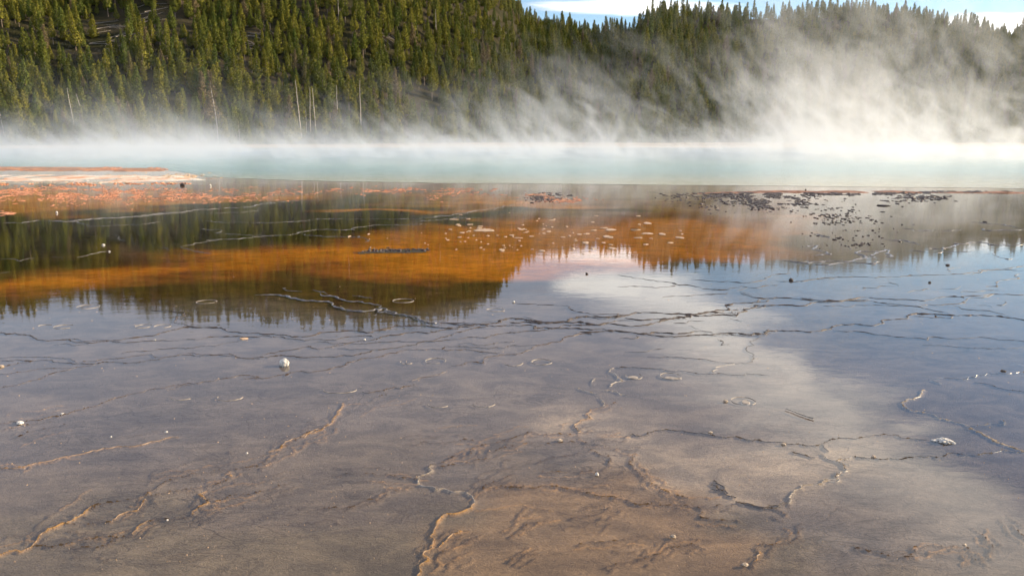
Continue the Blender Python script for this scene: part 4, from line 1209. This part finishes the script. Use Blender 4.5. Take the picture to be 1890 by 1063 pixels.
# the rest of the forest: one mass, instanced on points
src = bpy.data.collections.new('forest_sources')
for k, (tr_, cr_) in enumerate(VAR):
    bm = bmesh.new(); bm.from_mesh(tr_); nt = len(bm.faces)
    bm.from_mesh(cr_)
    for fi, f in enumerate(bm.faces): f.material_index = 0 if fi < nt else 1
    me = bpy.data.meshes.new('pine_%d' % k); bm.to_mesh(me); bm.free()
    me.materials.append(M_bark); me.materials.append(M_needle)
    src.objects.link(bpy.data.objects.new('pine_source_%d' % k, me))
rest = np.array([i for i in range(len(keep)) if i not in single])
me = bpy.data.meshes.new('pine_forest')
me.vertices.add(len(rest)); me.vertices.foreach_set('co', np.stack([TX[rest], TY[rest], TZ[rest]], 1).astype(np.float32).ravel())
for nm, ty, dat in (('var', 'INT', TVAR[rest].astype(np.int32)), ('siz', 'FLOAT', TS[rest].astype(np.float32)), ('rot', 'FLOAT', TROT[rest].astype(np.float32))):
    a_ = me.attributes.new(nm, ty, 'POINT'); a_.data.foreach_set('value', dat)
forest = link('pine_forest', me)
tag(forest, 'dense green pine forest covering the hillside above the front rows', 'forest', None, 'stuff')
gn = bpy.data.node_groups.new('scatter_pines', 'GeometryNodeTree')
gn.interface.new_socket('Geometry', in_out='INPUT', socket_type='NodeSocketGeometry')
gn.interface.new_socket('Geometry', in_out='OUTPUT', socket_type='NodeSocketGeometry')
g = NT(gn)
gi = g.add('NodeGroupInput'); go = g.add('NodeGroupOutput')
ci = g.add('GeometryNodeCollectionInfo'); ci.inputs['Collection'].default_value = src
ci.inputs['Separate Children'].default_value = True; ci.inputs['Reset Children'].default_value = True
def named(nm, ty):
    a_ = g.add('GeometryNodeInputNamedAttribute'); a_.data_type = ty; a_.inputs['Name'].default_value = nm; return a_.outputs['Attribute']
iop = g.add('GeometryNodeInstanceOnPoints')
g.l.new(gi.outputs[0], iop.inputs['Points']); g.l.new(ci.outputs[0], iop.inputs['Instance'])
iop.inputs['Pick Instance'].default_value = True
g.l.new(named('var', 'INT'), iop.inputs['Instance Index'])
cxyz = g.add('ShaderNodeCombineXYZ'); g.l.new(named('rot', 'FLOAT'), cxyz.inputs[2])
g.l.new(cxyz.outputs[0], iop.inputs['Rotation'])
cs = g.add('ShaderNodeCombineXYZ'); sz_ = named('siz', 'FLOAT')
wz_ = g.math('MULTIPLY', sz_, 1.5)
for k in range(3): g.l.new(sz_ if k == 2 else wz_, cs.inputs[k])
g.l.new(cs.outputs[0], iop.inputs['Scale'])
g.l.new(iop.outputs[0], go.inputs[0])
md = forest.modifiers.new('scatter', 'NODES'); md.node_group = gn

# dead trunks
def snag(base, top, rad, label, branches=14, seed=0, group=None):
    p0 = hit_hill(*base)
    mp = mpp(p0)
    h = abs(base[1] - top[1]) * mp; lx = (top[0] - base[0]) * mp
    # the photograph's own convergence is taken out so that the trunk stands as it does on the slope
    rnd = random.Random(seed)
    e = bpy.data.objects.new('dead_tree', None); col.objects.link(e); e.location = p0
    tag(e, label, 'dead tree', group)
    conv = (top[0] - CX) / FPX * math.tan(PITCH) * h * 0.95
    lean = lx - conv
    V = []; F = []
    n = 7
    pts_ = [(lean * s + rnd.gauss(0, 0.05), rnd.gauss(0, 0.05), h * s - (0.4 if s == 0 else 0)) for s in np.linspace(0, 1, n)]
    tube(V, F, pts_, [rad * (1 - 0.75 * s) for s in np.linspace(0, 1, n)])
    link('trunk', new_mesh('trunk', V, F, True), M_wood, e)
    V = []; F = []
    for b_ in range(branches):
        s = rnd.uniform(0.35, 0.97); a_ = rnd.uniform(0, 6.28); L = rnd.uniform(0.4, 1.5) * (1.15 - s)
        b0 = Vector((lean * s, 0, h * s)); b1 = b0 + Vector((math.cos(a_) * L, math.sin(a_) * L, rnd.uniform(-0.3, 0.3) * L))
        k = len(V); w_ = 0.035
        V += [b0 + Vector((0, 0, w_)), b0 - Vector((0, 0, w_)), b0 + Vector((w_, w_, 0)), b1]
        F += [(k, k + 1, k + 3), (k + 1, k + 2, k + 3), (k + 2, k, k + 3)]
    if F: link('branches', new_mesh('branches', V, F), M_wood, e)
    return e
for i, a in enumerate((((557, 256), (545, 152), 0.20, 'tall white bare trunk leaning left at the water edge, left of the pale pair'),
          ((573, 246), (572, 165), 0.15, 'straight bare trunk, left one of the pale pair behind the spring'),
          ((583, 246), (577, 166), 0.17, 'straight bare trunk, right one of the pale pair behind the spring'),
          ((566, 246), (564, 204), 0.10, 'short thin bare trunk between the leaning trunk and the pale pair'),
          ((140, 252), (124, 166), 0.16, 'grey bare trunk leaning left, left one of two on the far left'),
          ((162, 250), (141, 176), 0.16, 'grey bare trunk leaning left, right one of two on the far left'),
          ((8, 250), (-2, 204), 0.20, 'pale bare trunk at the very left edge behind the spring'),
          ((25, 212), (19, 165), 0.14, 'thin pale trunk up the slope at the left edge'),
          ((666, 240), (664, 152), 0.17, 'white bare trunk standing in front of the pines left of the middle'),
          ((623, 222), (621, 160), 0.15, 'grey bare trunk between the pale pair and the middle'),
          ((443, 262), (440, 228), 0.12, 'short white bare trunk in low steam right of the half bare pine'),
          ((366, 268), (364, 246), 0.12, 'stubby white trunk in low steam left of the half bare pine'),
          ((59, 252), (58, 232), 0.12, 'stubby grey trunk in steam at far left'),
          ((805, 70), (804, 20), 0.15, 'slim grey dead tree high on the slope left of the saddle'),
          ((626, 60), (624, 2), 0.15, 'slim grey dead tree high on the slope above the pale pair'),
          ((1692, 46), (1692, -6), 0.16, 'bare dead trunk standing on the skyline, tallest at right'),
          ((1748, 42), (1749, 6), 0.17, 'bare dead trunk with stubs on the skyline, left one of a close pair'),
          ((1762, 44), (1763, 12), 0.15, 'bare dead trunk on the skyline, right one of a close pair'),
          ((1738, 44), (1737, 22), 0.12, 'short dead trunk on the skyline left of the close pair'),
          ((1820, 50), (1820, 28), 0.12, 'short dead trunk on the skyline between the pair and the right edge'),
          ((1886, 62), (1887, 12), 0.15, 'dead trunk on the skyline at the right edge'),
          ((1346, 22), (1346, -8), 0.13, 'dead trunk on the skyline above the steam at right of the middle'),
          ((1706, 100), (1708, 62), 0.14, 'grey dead trunk inside the forest below the skyline at right'))):
    snag(a[0], a[1], a[2], a[3], seed=i, branches=0 if 'stubby' in a[3] else 16)

# half bare pine with a long pale trunk
def half_bare():
    p0 = hit_hill(403, 266); mp = mpp(p0)
    h = 130 * mp
    e = bpy.data.objects.new('pine_tree', None); col.objects.link(e); e.location = p0
    e.rotation_euler = (0, R(-3), 0)
    tag(e, 'sparse brownish pine with a long bare white lower trunk by the water', 'pine tree')
    rnd = random.Random(77); V = []; F = []
    pts_ = [(0.25 * math.sin(s * 5), 0, h * s) for s in np.linspace(0, 1, 9)]
    tube(V, F, pts_, [0.19 * (1 - 0.85 * s) for s in np.linspace(0, 1, 9)])
    link('trunk', new_mesh('trunk', V, F, True), M_wood, e)
    V = []; F = []
    for i in range(420):
        q = rnd.random(); tt = 0.36 + 0.64 * q
        if 0.56 < tt < 0.62 and rnd.random() < 0.6: continue
        a_ = rnd.uniform(0, 6.28); r = (1.9 * (1 - q) ** 0.5 * (0.7 + 0.5 * math.sin(q * 14))) * rnd.random() ** 0.5 + 0.1
        c0 = Vector((math.cos(a_) * r, math.sin(a_) * r, h * tt + rnd.gauss(0, 0.15)))
        for k in range(2):
            dv = Vector((math.cos(a_), math.sin(a_), rnd.uniform(-0.2, 0.8))).normalized()
            s_ = dv.cross(Vector((rnd.gauss(0, 1), rnd.gauss(0, 1), rnd.gauss(0, 1)))).normalized()
            L = rnd.uniform(0.3, 0.65); b = len(V)
            V += [c0 - dv * L * 0.5, c0 + s_ * L * 0.3, c0 + dv * L * 0.6, c0 - s_ * L * 0.3]; F.append((b, b + 1, b + 2, b + 3))
    link('crown', new_mesh('crown', V, F), M_sparse, e)
half_bare()
# separate young pines on the far shore, nearest the water
for i, (px, py, hpx, var, lab) in enumerate(((107, 264, 66, 2, 'broad grey green pine at the water edge, far left'),
                                  (72, 262, 84, 5, 'tall yellow green pine behind the broad one at far left'),
                                  (300, 256, 36, 7, 'small bushy pine alone in low steam at left'),
                                  (172, 262, 22, 4, 'tiny pine in low steam at far left'),
                                  (216, 262, 26, 4, 'tiny thin pine in low steam left of the bushy one'),
                                  (486, 240, 24, 7, 'young cone shaped pine in low steam, left of the leaning white trunk'),
                                  (502, 238, 28, 7, 'young pine right of the cone shaped one'),
                                  (680, 244, 24, 4, 'young bright pine right of the white trunk in the middle'),
                                  (880, 236, 40, 2, 'bright clump forming pine at the edge of the big steam, left tree'),
                                  (897, 236, 34, 7, 'bright pine at the edge of the big steam, right tree'))):
    p0 = hit_hill(px, py); s_ = hpx * mpp(p0) / 14.0
    put_pine(p0.x, p0.y, p0.z, s_ * 1.15, i * 1.3, var, lab, None, 0, s_)

# fallen timber on the bare patches
rnd = random.Random(12)
def log_mesh(L, r, seed):
    V = []; F = []; rr_ = random.Random(seed)
    n = 5; k = 6
    for i in range(n):
        s = i / (n - 1); oy = rr_.gauss(0, 0.06)
        for j in range(k):
            a_ = 6.283 * j / k
            V.append((L * (s - 0.5), math.cos(a_) * r * (1 - 0.6 * s) + oy, math.sin(a_) * r * (1 - 0.6 * s)))
    for i in range(n - 1):
        for j in range(k): F.append((i * k + j, i * k + (j + 1) % k, (i + 1) * k + (j + 1) % k, (i + 1) * k + j))
    F.append(tuple(range(k))); F.append(tuple((n - 1) * k + j for j in range(k)))
    for b_ in range(5):
        s = rr_.uniform(-0.1, 0.45) * L; a_ = rr_.uniform(0, 6.28); q = len(V); d_ = Vector((rr_.uniform(0.1, 0.5), math.cos(a_), math.sin(a_))) * rr_.uniform(0.4, 1.0)
        V += [(s, 0, 0.05), (s, 0.05, 0), (s, -0.05, -0.03), (s + d_.x, d_.y, d_.z)]
        F += [(q, q + 1, q + 3), (q + 1, q + 2, q + 3), (q + 2, q, q + 3)]
    return new_mesh('fallen_log', V, F, True)
M_log = simple_mat('fallen_wood', (0.24, 0.215, 0.185), 0.9, 0.3, 3)
LOGS = [log_mesh(rnd.uniform(6, 11), rnd.uniform(0.11, 0.17), i) for i in range(4)]
for (cx, cy, sx, sy, n, lab, grp) in ((205, 70, 24, 30, 16, 'grey fallen log on the bare patch of the upper left slope', 'fallen logs on the upper left slope'),
                            (470, 72, 14, 26, 14, 'pale fallen log on the narrow bare strip of the left slope', 'fallen logs on the narrow bare strip'),
                            (285, 30, 24, 14, 7, 'fallen log on the bare patch at the top edge of the photo', 'fallen logs at the top edge'),
                            (905, 40, 18, 10, 8, 'fallen log on the bare ground below the saddle', 'fallen logs below the saddle'),
                            (718, 78, 18, 10, 7, 'fallen log in the small clearing on the middle slope', 'fallen logs in the small clearing')):
    for k in range(n):
        p0 = hit_hill(rnd.gauss(cx, sx * 0.7), rnd.gauss(cy, sy * 0.7))
        o = link('fallen_log', rnd.choice(LOGS), M_log)
        # lie along the slope
        ex = 2.0; th = rnd.uniform(-0.7, 0.7)
        dv = Vector((math.cos(th), math.sin(th), 0))
        z1 = float(hill_z(np.array([p0.x + dv.x * ex]), np.array([p0.y + dv.y * ex]))[0]); z0 = float(hill_z(np.array([p0.x - dv.x * ex]), np.array([p0.y - dv.y * ex]))[0])
        dv.z = (z1 - z0) / (2 * ex)
        o.rotation_euler = dv.to_track_quat('X', 'Z').to_euler()
        o.location = p0 + Vector((0, 0, 0.35))
        tag(o, lab, 'fallen log', grp)

# ------------------------------------------------------------------ steam over the spring
M_steam, t, out = mat_new('steam')
P = t.pos()
x_, y_, z_ = t.xyz(P)
# plumes drift up and to the left
sh = t.add('ShaderNodeCombineXYZ')
t.set(sh, 0, t.math('MULTIPLY_ADD', z_, 0.6, x_)); t.set(sh, 1, t.math('MULTIPLY_ADD', z_, 0.3, y_)); t.set(sh, 2, t.math('MULTIPLY', z_, 0.85))
nbig = t.noise(sh.outputs[0], 0.030, 1.0, 0.5, 0.0)
nfine = t.noise(sh.outputs[0], 0.19, 4.0, 0.60, 1.4)
nn = t.math('MULTIPLY_ADD', nbig, 0.36, t.math('MULTIPLY', nfine, 0.64))
right = t.mr(x_, -35, 60)                       # the steam stands higher towards the right
cx_ = t.math('DIVIDE', t.math('SUBTRACT', x_, 5.0), 7.0)                # one separate plume near the middle
plume = t.math('POWER', 2.71828, t.math('MULTIPLY', t.math('MULTIPLY', cx_, cx_), -1.0))
hs = t.math('MULTIPLY_ADD', plume, 2.5, t.math('MULTIPLY_ADD', right, 9.0, 2.2))
fall = t.math('POWER', 2.71828, t.math('MULTIPLY', t.math('DIVIDE', z_, hs), -1.0))
thr = t.math('MULTIPLY_ADD', t.mr(z_, 0, 14), 0.045, 0.505)
wisp = t.mr(nn, thr, t.math('ADD', thr, 0.085))
band = t.math('MULTIPLY', t.mr(y_, 60, 85), t.mr(y_, 150, 120))      # the tall plumes rise from the middle of the pool
lowl = t.math('POWER', 2.71828, t.math('MULTIPLY', z_, t.mr(nfine, 0.35, 0.65, -1.9, -0.45)))
nearfade = t.mr(y_, 37, 70)
dens = t.math('MULTIPLY', t.math('MULTIPLY', wisp, fall), t.math('MULTIPLY_ADD', right, 0.010, 0.075))
dens = t.math('MULTIPLY', dens, band)
low = t.math('MULTIPLY', t.math('MULTIPLY', lowl, t.mr(nn, 0.40, 0.58, 0.15, 1.1)), t.math('MULTIPLY_ADD', right, -0.006, 0.035))
dens = t.math('ADD', dens, t.math('MULTIPLY', low, t.math('MULTIPLY', nearfade, t.mr(y_, 168, 150))))
dens = t.math('MULTIPLY', dens, t.mr(t.math('SUBTRACT', t.math('MULTIPLY_ADD', x_, 0.10, 26.0), z_), 0.0, 8.0))
vs = t.add('ShaderNodeVolumeScatter'); vs.inputs['Color'].default_value = (1, 1, 1, 1)
vs.inputs['Anisotropy'].default_value = 0.26
t.set(vs, 'Density', dens)
t.l.new(vs.outputs[0], out.inputs['Volume'])
M_steam.cycles.volume_step_rate = 0.2
V = []
for yy in (40, 169):
    for xx in (-150, 175):
        for zz_ in (0.02, 26 + 0.10 * xx + 0.3):
            V.append((xx, yy, zz_))
me = new_mesh('steam', V, [(2, 3, 1, 0), (5, 7, 6, 4), (1, 5, 4, 0), (6, 7, 3, 2), (3, 7, 5, 1), (4, 6, 2, 0)])
steam = link('steam', me, M_steam)
tag(steam, 'white steam drifting off the hot spring, thickest and warmest at right', 'steam', None, 'stuff')
